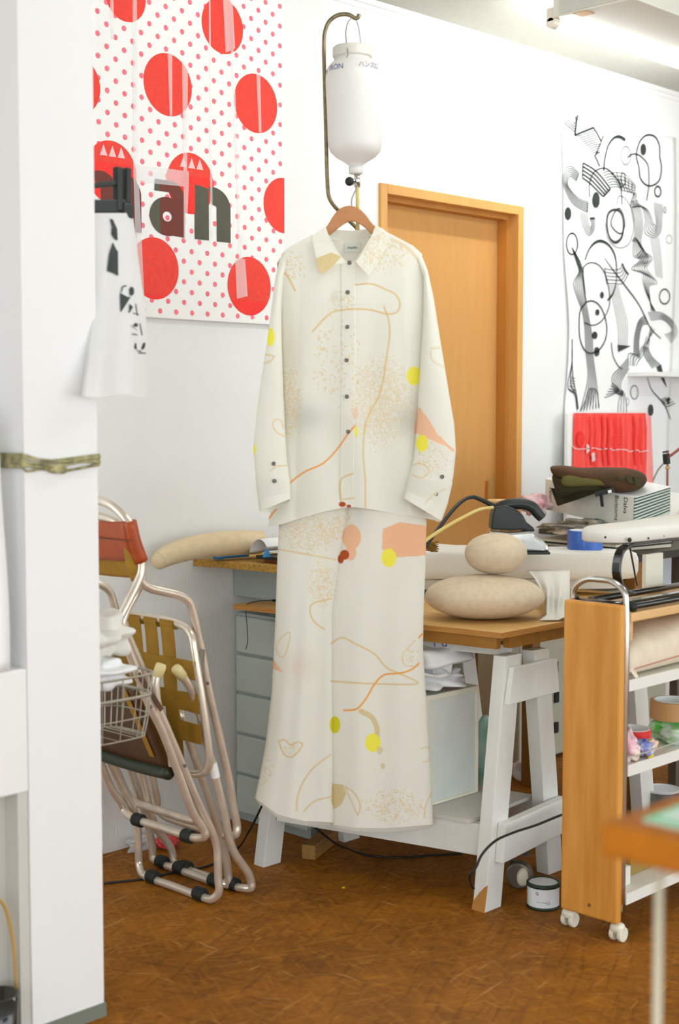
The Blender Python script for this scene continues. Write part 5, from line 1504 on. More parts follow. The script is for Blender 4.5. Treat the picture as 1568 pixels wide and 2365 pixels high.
# big castor of the table cart behind
cw = onz(1212, 2058, 0)
cs = thing('castor_wheel', 'large dusty cream castor wheel on the floor under the table', 'castor', (cw[0], cw[1] + .02, 0))
wr_ = 0.037
obj('tyre', tube([(cw[0] - .004, cw[1] + .02, wr_), (cw[0] + .026, cw[1] + .034, wr_)], wr_, smooth_path=False, seg=28), 'greylink', cs, bevel=0.006)
obj('wheel_disc', blob((cw[0] + .002, cw[1] + .008, wr_), (.022, .014, .026), 0), 'castor', cs, smooth=True)
obj('fork', join(box(cw[0] - .002, cw[0] + .03, cw[1] + .05, cw[1] + .056, .035, .10), box(cw[0] - .002, cw[0] + .03, cw[1] + .0, cw[1] + .056, .095, .10)), 'greylink', cs)
# paint tin
tn = onz(1272, 2098, 0)
tin = thing('paint_tin', 'white paint tin with dark green rims on the floor beside the trolley', 'tin', (tn[0], tn[1] + .03, 0))
cx_, cy_ = tn[0] + 0.0, tn[1] + 0.025
R_ = 0.042
obj('tin_body', lathe([(R_, 0.007), (R_, 0.058)], (cx_, cy_), 36), 'tinwhite', tin, smooth=False)
obj('lower_rim', lathe([(R_ + .0006, 0.0), (R_ + .0016, 0.001), (R_ + .0016, 0.007), (R_, 0.008)], (cx_, cy_), 36), 'greenblack', tin, smooth=True)
obj('upper_rim', lathe([(R_, 0.057), (R_ + .0022, 0.058), (R_ + .0022, 0.066), (R_ - .003, 0.068), (R_ - .004, 0.064)], (cx_, cy_), 36), 'greenblack', tin, smooth=True)
obj('lid', lathe([(R_ - .004, 0.0641), (R_ - .006, 0.0655), (0.001, 0.0655)], (cx_, cy_), 36), 'canlid', tin)
def on_cyl(cx_, cy_, R_, g, th0, z):
    V = []
    for v in g[0]:
        th = th0 + v[0] / R_
        V.append(np.array([cx_, cy_, z + v[1]]) + RT * R_ * math.sin(th) - HF * R_ * math.cos(th))
    return V, g[1]
lt = text_geo('\u30fc\u30fc\u2022\u5c71', (0, 0, 0), (1, 0, 0), (0, 1, 0), 0.010)
if lt: obj('tin_lettering', on_cyl(cx_, cy_, R_ + .0004, lt, -0.55, 0.018), 'bookblack', tin)
dg_ = text_geo('o', (0, 0, 0), (1, 0, 0), (0, 1, 0), 0.008)
if dg_: obj('tin_emblem', on_cyl(cx_, cy_, R_ + .0004, dg_, -0.62, 0.042), 'bookblack', tin)
# cables
def cable(pts, label, r=0.0032):
    return obj('power_cable', tube(pts, r, per=6, seg=8), 'cable', smooth=True, label=label, cat='cable')
cable([onz(700, 1893, 0.1) * 0 + ond(712, 1897, 3.98), ond(745, 1925, 4.0), onz(790, 1955, .004), onz(850, 1975, .004), onz(920, 1980, .004), onz(1000, 1975, .004), onz(1068, 1971, .004)], 'black cable curling across the floor below the trousers')
cable([ond(606, 1858, 3.86), ond(590, 1892, 3.88), ond(572, 1925, 3.92), onz(545, 1962, .004), onz(480, 2000, .004), onz(400, 2015, .004), onz(330, 2030, .004), onz(240, 2040, .004)], 'black cable running from the left sawhorse foot under the chairs')
sy_ = corner[1] - 0.052
cable([ony(1340, 1868, sy_ + .0), ony(1292, 1884, sy_), ony(1240, 1905, sy_), ony(1180, 1925, sy_), ony(1140, 1945, sy_ - .004), ony(1112, 1975, sy_ + .004), ony(1098, 2005, sy_ + .01), ony(1086, 2020, sy_ + .02), ony(1086, 2035, sy_ + .03), ony(1094, 2052, sy_ + .05)], 'black cable looping over the lower board of the front sawhorse', 0.0034)
obj('thin_wire', tube([onz(640, 1385, TZ + .003), onz(585, 1390, TZ + .003), onx(568, 1402, 2.835), onx(570, 1440, 2.83), onx(572, 1480, 2.83), onx(568, 1500, 2.83)], 0.0011, per=6, seg=6), 'cable', label='thin dark wire trailing over the plywood table edge', cat='wire')
bp0 = onz(620, 1388, TZ)
obj('flat_tool', box(bp0[0], bp0[0] + 0.08, bp0[1] - 0.03, bp0[1] - 0.015, TZ + 0.0005, TZ + 0.006), 'bookblack', label='flat black tool lying on the left end of the plywood table', cat='tool', bevel=0.001)

# ------------------------------------------------------------------ ironing gear on the table
def rounded(poly_, k=5): return spline(np.array([(p[0], p[1], 0) for p in poly_]), k, True)[:, :2]
ib = thing('ironing_pad', 'white cloth covered ironing board with a rounded tip on the plywood table', 'ironing board', (3.5, 2.85, TZ))
ibp = rounded([(3.862, 2.45), (3.80, 2.475), (3.62, 2.655), (3.37, 2.885), (3.175, 3.06), (3.20, 3.22), (3.38, 3.30), (3.50, 3.18), (3.62, 3.03), (3.75, 2.80), (3.84, 2.58), (3.875, 2.49)], 4)
n_i = len(ibp); ci = ibp.mean(axis=0)
def ring(sc, z): return [(ci[0] + (p[0] - ci[0]) * sc, ci[1] + (p[1] - ci[1]) * sc, z + 0.003 * math.sin(i * 1.7)) for i, p in enumerate(ibp)]
rows = [ring(.93, .772), ring(.985, .776), ring(1.0, .80), ring(1.0, .835), ring(.985, .853), ring(.95, .860), ring(.6, .861), ring(.2, .861)]
V = [p for r_ in rows for p in r_]
Fc = [(j * n_i + i, j * n_i + (i + 1) % n_i, (j + 1) * n_i + (i + 1) % n_i, (j + 1) * n_i + i) for j in range(len(rows) - 1) for i in range(n_i)]
Fc += [tuple(range(n_i - 1, -1, -1)), tuple((len(rows) - 1) * n_i + i for i in range(n_i))]
obj('pad', (V, Fc), 'cloth', ib, smooth=True)
obj('underboard', prism_z([tuple(ci + (p - ci) * .9) for p in ibp], .742, .772), 'greybase', ib)
obj('support_block', box(3.42, 3.62, 2.78, 2.96, TZ + .0005, .742), 'greybase', ib)
# draped cloth corner in front
def drape(u, v):
    xl = np.interp(v, [0, .15, .35, .6, .85, 1], [1218, 1236, 1252, 1258, 1262, 1246])
    px = xl + (1316 - xl) * u
    py = np.interp(v, [0, .15, .35, .6, .85, 1], [1318, 1338 + 10 * u, 1362 + 5 * u, 1394, 1422, 1434 + 9 * math.sin(u * 5.2)])
    py += 5 * math.sin(u * 13 + v * 4) * math.sin(v * math.pi)
    dep = np.interp(v, [0, .15, .5, 1], [4.30, 4.20, 4.0, 3.90]) + 0.035 * math.sin(u * 15 + v * 5) * math.sin(min(1, v * 1.15) * math.pi)
    q = ond(px, py, dep)
    return (q[0], q[1], max(q[2], TZ + 0.004))
obj('draped_cloth', slab(drape, 44, 34, (0, 0, 0.002)), 'cloth', smooth=True, label='white cloth draping off the ironing board onto the table corner', cat='cloth')
# two stuffed pressing cushions
hb = onz(1120, 1437, TZ)
c1 = ond(1119, 1388, 3.96); c1 = np.array([c1[0], c1[1], TZ + 0.0625])
def ellip(c, ra, rb, rc, name, label):
    nu, nv = 40, 24
    V = []
    for j in range(nv + 1):
        th = math.pi * j / nv
        for i in range(nu):
            a_ = 2 * math.pi * i / nu
            sx = math.sin(th) ** 0.94
            d = RT * (ra * sx * math.cos(a_)) + HF * (rb * sx * math.sin(a_)) + np.array([0, 0, rc * math.cos(th)])
            V.append(c + d)
    Fc = [(j * nu + i, (j + 1) * nu + i, (j + 1) * nu + (i + 1) % nu, j * nu + (i + 1) % nu) for j in range(nv) for i in range(nu)]
    return obj(name, (V, Fc), 'ham', smooth=True, label=label, cat='cushion')
ellip(c1, 0.168, 0.12, 0.062, 'pressing_cushion', 'large flat oval beige pressing cushion on the table corner')
c2 = np.array([ond(1145, 1292, 3.98)[0], ond(1145, 1292, 3.98)[1], TZ + 0.125 + 0.0565])
ellip(c2, 0.088, 0.075, 0.058, 'pressing_cushion', 'small round beige pressing cushion resting on the large oval one')
# iron
DI = 4.36
def gi(px, py, w=0.0): return ond(px, py, DI + w)
def plate(poly_, w, m, nm, par, bevel=0.004):
    P = [gi(x, y, -w) for x, y in poly_]
    return obj(nm, extr(P, HF * (2 * w)), m, par, bevel=bevel)
izb = gi(1200, 1282)[2]
ir = thing('steam_iron', 'dark handled steam iron with polished metal body standing on the ironing board', 'iron', gi(1200, 1282))
plate([(1130, 1274), (1130, 1281), (1271, 1281), (1271, 1275)], 0.052, 'ironblack', 'soleplate', ir, 0.002)
plate([(1131, 1226), (1131, 1274), (1270, 1275), (1266, 1260), (1252, 1246), (1236, 1236), (1228, 1226), (1180, 1230)], 0.046, 'ironmetal', 'metal_body', ir, 0.008)
plate([(1205, 1245), (1205, 1268), (1258, 1272), (1252, 1258), (1230, 1248)], 0.0475, 'canlid', 'side_plate', ir, 0.002)
plate([(1133, 1223), (1136, 1190), (1142, 1172), (1165, 1166), (1192, 1176), (1208, 1190), (1216, 1206), (1234, 1220), (1236, 1229), (1205, 1224), (1180, 1226)], 0.036, 'ironblack', 'housing', ir, 0.008)
obj('handle', tube([gi(1142, 1176), gi(1160, 1168), (gi(1185, 1164)), gi(1210, 1164), gi(1230, 1172), gi(1242, 1186), gi(1252, 1197)], [.013, .016, .0175, .0175, .0175, .0165, .015], per=5, seg=14), 'ironblack', ir, smooth=True)
obj('cord_sleeve', tube([gi(1150, 1176), gi(1140, 1169), gi(1115, 1156), gi(1092, 1147)], [.012, .0085, .007, .006], per=4), 'rubber', ir, smooth=True)
cable([gi(1094, 1148), ond(1080, 1150, DI - .03), ond(1060, 1163, DI - .08), ond(1040, 1185, DI - .14), ond(1015, 1218, DI - .2), ond(990, 1252, 4.1), ond(960, 1300, 4.05), ond(930, 1360, 4.04)], 'thick black power cord rising to the steam iron', 0.0058)
sq_ = ond(1147, 1157, 4.50)
spl = thing('wooden_spool', 'pale wooden spool with round top standing behind the steam iron', 'spool', (sq_[0], sq_[1], .862))
obj('spool_disc', lathe([(.002, sq_[2] - .006), (.028, sq_[2] - .005), (.030, sq_[2]), (.028, sq_[2] + .005), (.002, sq_[2] + .006)], (sq_[0], sq_[1]), 28), 'trolleytop', spl, smooth=True)
obj('spool_stem', lathe([(.026, .8615), (.026, .868), (.012, .875), (.012, sq_[2] - .005)], (sq_[0], sq_[1]), 24), 'trolleytop', spl)
# brush bristles peeking out beside the shirt
br = thing('hand_brush', 'small brown bristle brush lying on the ironing board beside the shirt', 'brush', ond(985, 1262, 4.3))
rs = np.random.RandomState(3)
bb0 = ond(975, 1262, 4.30)
obj('brush_back', blob(bb0 + np.array([-.03, .03, 0]), (.03, .03, .012), 0), 'trolleywood', br, smooth=True)
obj('bristles', join(*[tube([bb0 + rs.normal(0, .004, 3), ond(1000 + rs.uniform(-6, 14), 1262 + rs.uniform(-14, 14), 4.30 + rs.uniform(-.02, .02))], 0.0012, smooth_path=False, seg=4) for _ in range(90)]), 'bristle', br, kind='stuff')
# blue tape roll
def tape(c, ro, ri, h, m, nm, label, core='cardcore', group=None):
    t = thing(nm, label, 'tape', (c[0], c[1], c[2]))
    if group: t['group'] = group
    n = 40
    def ringg(r_, z): return [(c[0] + r_ * math.cos(2 * math.pi * k / n), c[1] + r_ * math.sin(2 * math.pi * k / n), z) for k in range(n)]
    rows = [ringg(ro, c[2]), ringg(ro, c[2] + h), ringg(ri + .004, c[2] + h), ringg(ri + .004, c[2])]
    V = [p for r_ in rows for p in r_]
    Fc = [(j * n + k, j * n + (k + 1) % n, ((j + 1) % 4) * n + (k + 1) % n, ((j + 1) % 4) * n + k) for j in range(4) for k in range(n)]
    obj('tape_winding', (V, Fc), m, t)
    rows = [ringg(ri + .0038, c[2]), ringg(ri + .0038, c[2] + h + .0012), ringg(ri, c[2] + h + .0012), ringg(ri, c[2])]
    V = [p for r_ in rows for p in r_]
    obj('card_core', (V, Fc), core, t)
    return t
tc_ = onz(1351, 1268, .862)
tape((tc_[0], tc_[1], .862), 0.056, 0.046, 0.060, 'bluetape', 'blue_tape_roll', 'roll of blue tape standing on the ironing board')

# ------------------------------------------------------------------ dark desk along the back wall and the things on it
DZT = 0.84
dk = thing('dark_desk', 'dark topped desk by the back wall behind the ironing board', 'desk', (4.6, 2.9, 0))
obj('desk_top', prism_z([(3.925, 2.50), (5.7, 2.50), (5.7, 3.345), (4.55, 3.345), (4.55, 2.96), (3.925, 2.96)], DZT - 0.022, DZT), 'desktop', dk)
obj('black_edge', join(box(3.918, 3.925, 2.495, 2.96, DZT - 0.024, DZT + .001), box(3.925, 5.7, 2.493, 2.50, DZT - 0.024, DZT + .001)), 'deskblack', dk)
obj('desk_leg', box(3.93, 3.975, 2.505, 2.55, 0, DZT - 0.022), 'desktrim', dk, bevel=0.002)
obj('desk_leg', box(3.93, 3.975, 2.91, 2.955, 0, DZT - 0.022), 'desktrim', dk, bevel=0.002)
obj('desk_leg', box(5.64, 5.685, 2.505, 2.55, 0, DZT - 0.022), 'desktrim', dk, bevel=0.002)
obj('desk_rail', box(3.93, 3.95, 2.55, 2.91, DZT - 0.10, DZT - 0.024), 'desktrim', dk)
lgp = ony(1558, 1480, 2.53)
obj('metal_post', box(lgp[0] - .012, lgp[0] + .012, 2.51, 2.54, 0, DZT - 0.022), 'greylink', dk)
clp = ony(1492, 1420, 2.55)
obj('clamp_bar', box(clp[0] - .02, clp[0] + .12, 2.51, 2.535, clp[2] - .008, clp[2] + .008), 'clamp', dk)
obj('clamp_screw', tube([(clp[0] + .02, 2.51, clp[2] + .01), (clp[0] + .022, 2.505, clp[2] - .03), (clp[0] + .03, 2.505, clp[2] - .12)], [.009, .006, .0035], per=3), 'clamp', dk)
# heaps of magazines and film under the binder
mg = thing('magazine', 'flat cream magazine at the front edge of the dark desk', 'magazine', (4.1, 2.8, DZT))
obj('magazine_pages', hexa([(3.96, 2.60, DZT + .0015), (4.22, 2.55, DZT + .0015), (4.30, 2.85, DZT + .0015), (3.99, 2.95, DZT + .0015)], [(3.96, 2.60, DZT + .022), (4.22, 2.55, DZT + .03), (4.30, 2.85, DZT + .03), (3.99, 2.95, DZT + .022)]), 'magazine', mg)
obj('page_edge', hexa([(3.955, 2.595, DZT + .009), (4.225, 2.545, DZT + .013), (4.305, 2.855, DZT + .013), (3.985, 2.955, DZT + .009)], [(3.955, 2.595, DZT + .014), (4.225, 2.545, DZT + .019), (4.305, 2.855, DZT + .019), (3.985, 2.955, DZT + .014)]), 'pagedark', mg)
obj('film_heap', blob((4.08, 2.74, DZT + .064), (0.14, 0.17, 0.028), .45, 17, nu=60, nv=30, freq=7), 'glossy', smooth=True, label='heap of dark glossy plastic film under the ivory binder', cat='plastic film')
obj('pink_bag', blob(ond(1240, 1163, 4.95), (0.04, 0.05, 0.035), .5, 12, nu=32, nv=20, freq=4), mat('pink_clear_film', (246, 170, 178), .15, rgb2=(246, 240, 240), vscale=14, bump=.4, bscale=40), smooth=True, label='crumpled pink and clear plastic bag behind the steam iron', cat='bag')
# binder
Bb = [ond(1258, 1176, 5.05), ond(1462, 1222, 4.72), ond(1546, 1186, 4.97)]
Bt = [ond(1260, 1106, 5.05), ond(1464, 1148, 4.72), ond(1547, 1123, 4.97)]
Bb.append(Bb[0] + Bb[2] - Bb[1]); Bt.append(Bt[0] + Bt[2] - Bt[1])
bd = thing('swatch_binder', 'thick ivory card swatch binder with handwriting lying on the desk', 'binder', (Bb[0] + Bb[2]) / 2)
def inter(f, e0=0.0, e1=0.0):
    P = [Bb[i] + (Bt[i] - Bb[i]) * f for i in range(4)]
    d = (P[1] - P[0]); d2 = (P[2] - P[3])
    return [P[0] + d * e0, P[0] + d * (1 + e1), P[3] + d2 * (1 + e1), P[3] + d2 * e0]
obj('card_case', hexa(inter(0), inter(.985)), 'binder', bd)
obj('top_cover', hexa(inter(.985, -.01, .02), inter(1.0, -.01, .02)), 'binderwhite', bd)
obj('bottom_cover', hexa(inter(0, .9, .02), inter(.02, .9, .02)), 'binderwhite', bd)
for k in range(9):
    f = .06 + k * .102
    obj('swatch_page', hexa(inter(f, .5, .012 - .003 * (k % 2)), inter(f + .055, .5, .012 - .003 * (k % 2))), 'pages', bd)
    obj('page_gap', hexa(inter(f + .06, .5, .004), inter(f + .095, .5, .004)), 'pagedark', bd)
fd = (Bb[1] - Bb[0]); fd /= np.linalg.norm(fd); ud = (Bt[1] - Bb[1]); ud /= np.linalg.norm(ud)
nrm = np.cross(fd, ud); nrm /= np.linalg.norm(nrm)
if nrm @ HF > 0: nrm = -nrm
def face(s, f): return Bb[0] + (Bb[1] - Bb[0]) * s + (Bt[0] - Bb[0] + (Bt[1] - Bb[1] - Bt[0] + Bb[0]) * s) * f + nrm * .0012
for body, s_ in (('Dalva', .895), ('Bottoms', .80)):
    tg = text_geo(body, face(s_, .93), -ud, fd, .017)
    if tg: obj('handwriting', tg, 'bookblack', bd)
tg = text_geo('celon', face(.05, .75), -ud, fd, .016)
if tg: obj('handwriting', tg, 'bookblack', bd)
# folded wool garment on the binder
def gw(px, py, d=4.88): return ond(px, py, d)
up_ = np.array([0, 0, 1.0])
gm = thing('folded_garment', 'folded brown and olive patterned wool garment on top of the binder', 'garment', gw(1380, 1140))
def foldslab(c, ra, rb, rc, seed, amp=.12, tilt=0.0):
    g = blob((0, 0, 0), (1, 1, 1), amp, seed, nu=40, nv=22, freq=3, power=.62)
    ax = fd; ay = np.cross(np.array([0, 0, 1.0]), fd)
    V = [np.array(c) + ax * v[0] * ra + ay * v[1] * rb + (np.array([0, 0, 1.0]) + fd * 0) * (v[2] * rc + tilt * v[0]) for v in g[0]]
    return V, g[1]
def puff(outline, d0, d1, m, nm, th):
    """cushion-like fold traced as an outline, with real depth from d0 to d1"""
    O = spline(np.array([(x, y, 0) for x, y in outline]), 4, True)[:, :2]; c_ = O.mean(axis=0); n = len(O)
    rows = []
    for t in np.linspace(0, 1, 9):
        k = math.sin(math.acos(2 * t - 1)) ** .45 if 0 < t < 1 else 0.0
        k = .55 + .45 * k if 0 < t < 1 else .45
        rows.append([ond(c_[0] + (p[0] - c_[0]) * k, c_[1] + (p[1] - c_[1]) * k - 6 * t, d0 + (d1 - d0) * t) for p in O])
    V = [p for r_ in rows for p in r_]
    Fc = [(a_ * n + i, a_ * n + (i + 1) % n, (a_ + 1) * n + (i + 1) % n, (a_ + 1) * n + i) for a_ in range(8) for i in range(n)] + [tuple(range(n - 1, -1, -1)), tuple(8 * n + i for i in range(n))]
    obj(nm, (V, Fc), m, gm, smooth=True)
puff([(1271, 1082), (1300, 1079), (1340, 1084), (1400, 1083), (1455, 1086), (1488, 1098), (1494, 1112), (1484, 1128), (1462, 1137), (1425, 1138), (1400, 1130), (1350, 1110), (1300, 1104), (1278, 1100)], 4.74, 4.98, 'camo', 'folded_top', 0)
puff([(1276, 1100), (1310, 1098), (1370, 1104), (1408, 1118), (1400, 1136), (1372, 1138), (1330, 1140), (1290, 1150), (1280, 1128)], 4.76, 4.98, 'camodark', 'folded_middle', 0)
puff([(1300, 1102), (1345, 1101), (1400, 1110), (1404, 1120), (1350, 1124), (1298, 1122)], 4.735, 4.80, mat('olive_wool', (92, 86, 36), .9, vary=.1, vscale=30), 'olive_fold', 0)
for (xa, ya2, xb, yb2) in ((1418, 1092, 1428, 1108), (1440, 1095, 1452, 1114), (1462, 1100, 1470, 1122)):
    obj('woven_stripe', extr([ond(xa, ya2, 4.755), ond(xa + 14, ya2 + 2, 4.755), ond(xb + 12, yb2 + 2, 4.732), ond(xb - 2, yb2, 4.732)], HF * -.003), 'camodark', gm)
obj('hanging_flap', extr([gw(1272, 1127, 4.86), gw(1300, 1130, 4.84), gw(1372, 1128, 4.79), gw(1374, 1140, 4.77), (gw(1340, 1152, 4.80)), gw(1288, 1169, 4.86)], HF * .012), 'camodark', gm, bevel=0.003)
obj('strap_buckle', beam(gw(1374, 1142, 4.76), gw(1418, 1130, 4.74), 0.018, .008, up_), 'bookblack', gm, bevel=.001)
obj('strap', beam(gw(1388, 1140, 4.75), gw(1391, 1170, 4.75), 0.012, .005, fd), 'bookblack', gm, bevel=.001)
obj('buckle_mark', beam(gw(1404, 1136, 4.733), gw(1412, 1134, 4.733), 0.010, .002, up_), 'white', gm)
# red print leaning on the wall
RY = 3.300
rc = thing('red_print_canvas', 'small canvas draped with a translucent red print leaning on the wall', 'canvas print', (4.95, 3.32, DZT))
rx0 = ony(1312, 955, RY)[0]; rx1 = ony(1488, 960, RY)[0]; rz1 = ony(1320, 955, RY)[2]
obj('canvas_block', box(rx0, rx1, RY, 3.318, DZT + .001, rz1), 'canvas', rc, bevel=.003)
rxa = ony(1322, 1000, RY)[0]
def redf(u, v):
    xl = rxa - .008 * v; xr = rx1 + .035 * v
    return (xl + (xr - xl) * u, RY - .003 - .006 * abs(math.sin(u * 22)) * v - .004, rz1 + .002 - (rz1 - DZT - .12) * v)
rdp = obj('red_sheet', slab(redf, 60, 12, (0, .0015, 0)), 'reddrape', rc, smooth=True)
def red2(u, v):
    return (rx1 + .002 + (.03 + .035 * v) * u, RY - .012 - .004 * math.sin(u * 3), rz1 - .02 * u - (rz1 - DZT - .10) * v)
obj('pale_edge', slab(red2, 6, 12, (0, .0015, 0)), 'pinkdrape', rc, smooth=True)
RYf = RY - .0155
def rstroke(pts, w, m, nm):
    P = spline(np.array([ony(1220 + x / 4.506, 930 + y / 4.506, RYf) for x, y in pts]), 4)
    obj(nm, ribbon(P, NY, w), m, rc)
rstroke([(455, 400), (462, 450), (490, 478), (600, 480), (700, 472), (730, 485), (860, 480), (880, 495), (940, 488), (1030, 494), (1045, 508), (1140, 494), (1160, 510), (1250, 495)], .0028, 'white', 'white_line')
c = ony(1220 + 678 / 4.506, 930 + 565 / 4.506, RYf); obj('white_dot', disc(c, (1, 0, 0), (0, 0, 1), .019, .019), 'pinkwash', rc)
c = ony(1220 + 605 / 4.506, 930 + 480 / 4.506, RYf); V, _ = disc(c, (1, 0, 0), (0, 0, 1), .024, .019); V = [v for v in V if v[0] >= c[0] - .001]; obj('white_dot', (V, [tuple(range(len(V)))]), 'pinkwash', rc)
for (x, y, rr_) in ((545, 380, .028), (960, 290, .014), (960, 400, .016), (885, 400, .015), (790, 540, .013), (1085, 330, .012)):
    c = ony(1220 + x / 4.506, 930 + y / 4.506, RYf + .001)
    if rr_ > .02: obj('deep_red_dot', disc(c, (1, 0, 0), (0, 0, 1), rr_, rr_ * 1.1), 'redhot', rc)
    else:
        P = [c + np.array([rr_ * math.cos(t), 0, rr_ * 1.1 * math.sin(t)]) for t in np.linspace(0, 6.283, 18)]
        obj('deep_red_loop', ribbon(P, NY, .003), 'redhot', rc)
for x in (640, 690, 770, 830, 900, 960, 1100, 1170):
    rstroke([(x, 130), (x + 15, 300), (x + 5, 450), (x + 20, 650)], .006 + .004 * ((x // 10) % 3), 'redhot', 'red_drip')
# clamp stand
st_ = thing('clamp_stand', 'small metal clamp stand with angled rod on the desk at the right', 'stand', ond(1542, 1140, 5.1))
def cs_(px, py): return ond(px, py, 5.1)
obj('stand_rod', tube([cs_(1541, 1142), cs_(1542, 1040)], .004, smooth_path=False), 'copper', st_)
obj('boss_head', join(beam(cs_(1538, 1048), cs_(1540, 1072), .020, .018, (1, 0, 0)), beam(cs_(1530, 1045), cs_(1545, 1042), .006, .006, up_)), 'clamp', st_, bevel=.001)
obj('angled_rod', tube([cs_(1534, 1068), cs_(1520, 1085), cs_(1508, 1110)], .003, per=3), 'steelwire', st_)
obj('angled_arm', tube([cs_(1541, 1058), cs_(1580, 1028)], .005, smooth_path=False), 'copper', st_)
obj('thumb_screw', blob(cs_(1542, 1080), (.012, .008, .006), 0), 'brass', st_, smooth=True)
obj('stand_base', box(cs_(1541, 1142)[0] - .06, cs_(1541, 1142)[0] + .06, cs_(1541, 1142)[1] - .04, cs_(1541, 1142)[1] + .04, DZT + .001, cs_(1541, 1142)[2] + .004), 'white', st_, bevel=.002)
# yellow-brown folder bits beyond the binder
q = ond(1540, 1185, 5.0)
obj('brown_folder', box(q[0] + .09, q[0] + .4, q[1] - .22, q[1] + .02, DZT + .001, q[2] - .005), 'magazine', label='stack of papers and envelopes on the desk right of the binder', cat='papers', bevel=.002)
obj('ochre_envelope', box(q[0] + .10, q[0] + .38, q[1] - .20, q[1] + .01, q[2] - .0045, q[2] + .004), 'tan', label='ochre envelope on top of the papers beside the binder', cat='envelope')
# white shelf on the back wall at the right edge
wsx = ony(1511, 863, 3.22)
obj('white_wall_shelf', box(wsx[0], 6.6, 3.21, WALL_Y - .001, wsx[2] - .010, wsx[2] + .008), 'white', label='thin white wall shelf over the right side of the ink drawing', cat='shelf', bevel=.001)
# beige case, pale board under the desk
cs2 = thing('equipment_case', 'large beige equipment case on the floor under the dark desk', 'case', (4.6, 3.1, 0))
cq0 = onz(1240, 1718, 0)
cl_x, cr_x = ony(1200, 1690, 3.10)[0], ony(1537, 1690, 3.10)[0]
obj('case_body', box(cl_x, cr_x, 3.10, 3.30, 0.012, .60), 'beigebox', cs2, bevel=.006)
obj('case_foot', box(cl_x + .02, cr_x - .02, 3.12, 3.28, 0, .012), 'rubber', cs2)
for k, (px, py) in enumerate(((1282, 1540), (1284, 1610), (1283, 1680))):
    q = ony(px, py, 3.098); obj('case_socket', box(q[0] - .012, q[0] + .012, 3.092, 3.10, q[2] - .02, q[2] + .02), 'rubber', cs2)
q0 = ony(1436, 1420, 3.05); q1 = ony(1600, 1500, 3.05)
obj('pale_blue_board', box(q0[0], q1[0] + .1, 3.045, 3.06, .605, .815), 'paleblue', label='pale blue board standing on the beige case under the desk', cat='board')
for k, (xa, lab) in enumerate(((4.55, 'rust stained cardboard cartons stacked under the desk'),)):
    pass

# ------------------------------------------------------------------ trolley
tr = thing('trolley', 'narrow trolley with varnished wood end panel, white shelves and cream castors', 'trolley', (3.25, 1.97, 0))
yN, yF = 1.886, 2.054
zP0, zP1 = .048, .834
TXE = 3.66
obj('end_panel', box(2.90, 2.922, yN, yF, zP0, zP1), 'trolleywood', tr, bevel=.006)
obj('end_panel', box(TXE, TXE + .022, yN, yF, zP0, zP1), 'trolleywood', tr, bevel=.006)
for xx in (2.931, TXE - .009):
    obj('chrome_loop', tube([(xx, yN + .006, .075), (xx, yN + .006, .45), (xx, yN + .006, .825), (xx, yN + .012, .862), (xx, yN + .045, .885), (xx, (yN + yF) / 2, .888), (xx, yF - .045, .885), (xx, yF - .012, .862), (xx, yF - .006, .825), (xx, yF - .006, .45), (xx, yF - .006, .075)], .0078, per=6, seg=12), 'chrome', tr, smooth=True)
sc_ = onx(1361, 2090, 2.8995)
obj('panel_screw', tube([sc_ + np.array([.002, 0, 0]), sc_ + np.array([-.0012, 0, 0])], .005, smooth_path=False, seg=14), 'chrome', tr)
zTop = .812
obj('wood_top', box(2.941, TXE - .02, yN - .004, yF + .02, zTop - .022, zTop), 'trolleytop', tr, bevel=.003)
obj('shelf_bracket', box(2.945, 2.985, yN + .02, yN + .05, zTop - .075, zTop - .022), 'trolleytop', tr, bevel=.002)
def shz_at(py, px=1441): return ony(px, py, yN)[2]
zsh = [shz_at(1578), shz_at(1776, 1438), shz_at(2076, 1430)]
for z in zsh:
    obj('shelf_tray', join(box(2.941, TXE - .02, yN + .003, yF, z - .004, z), box(2.941, TXE - .02, yN, yN + .003, z - .024, z + .004), box(2.941, TXE - .02, yF, yF + .003, z - .024, z + .004)), 'shelfwhite', tr)
obj('guard_wire', tube([(2.941, yN + .004, zsh[1] + .022), (TXE - .02, yN + .004, zsh[1] + .022)], .0018, smooth_path=False, seg=6), 'chrome', tr)
def castor(x, y):
    obj('castor_stem', tube([(x, y, .04), (x, y, .060)], .006, smooth_path=False), 'chrome', tr)
    c_ = obj('castor_hood', blob((x + .004, y, .034), (.017, .018, .013), 0, nu=18, nv=12, power=.8), 'castor', tr, smooth=True)
    for s in (-1, 1):
        obj('castor_wheel', tube([(x + .008, y + s * .006, .0185), (x + .008, y + s * .017, .0185)], .0185, smooth_path=False, seg=20), 'castor', c_, bevel=.002)
for x in (2.918, TXE - .01):
    for y in (yN + .012, yF - .012): castor(x, y)
# sleeve board on the trolley top
sb = thing('sleeve_board', 'white padded sleeve ironing board on a black tubular stand on top of the trolley', 'sleeve board', (3.2, 1.98, zTop))
sp = [(2.952, 2.006), (2.957, 1.975), (2.985, 1.945), (3.05, 1.932), (3.25, 1.925), (3.62, 1.915), (3.62, 2.10), (3.25, 2.085), (3.05, 2.075), (2.985, 2.06), (2.957, 2.035)]
spp = spline(np.array([(x, y, 0) for x, y in sp]), 3, True)[:, :2]
n_s = len(spp); cs0 = spp.mean(axis=0)
def r2(off, z):
    out = []
    for p in spp:
        d = p - cs0; L_ = np.linalg.norm(d); out.append((p[0] - d[0] / L_ * off, p[1] - d[1] / L_ * off, z + .01 * 0))
    return out
zb0 = ony(1440, 1256, 1.932)[2]
rows = [r2(.006, zb0), r2(0, zb0 + .004), r2(0, zb0 + .022), r2(.006, zb0 + .032), r2(.02, zb0 + .036)]
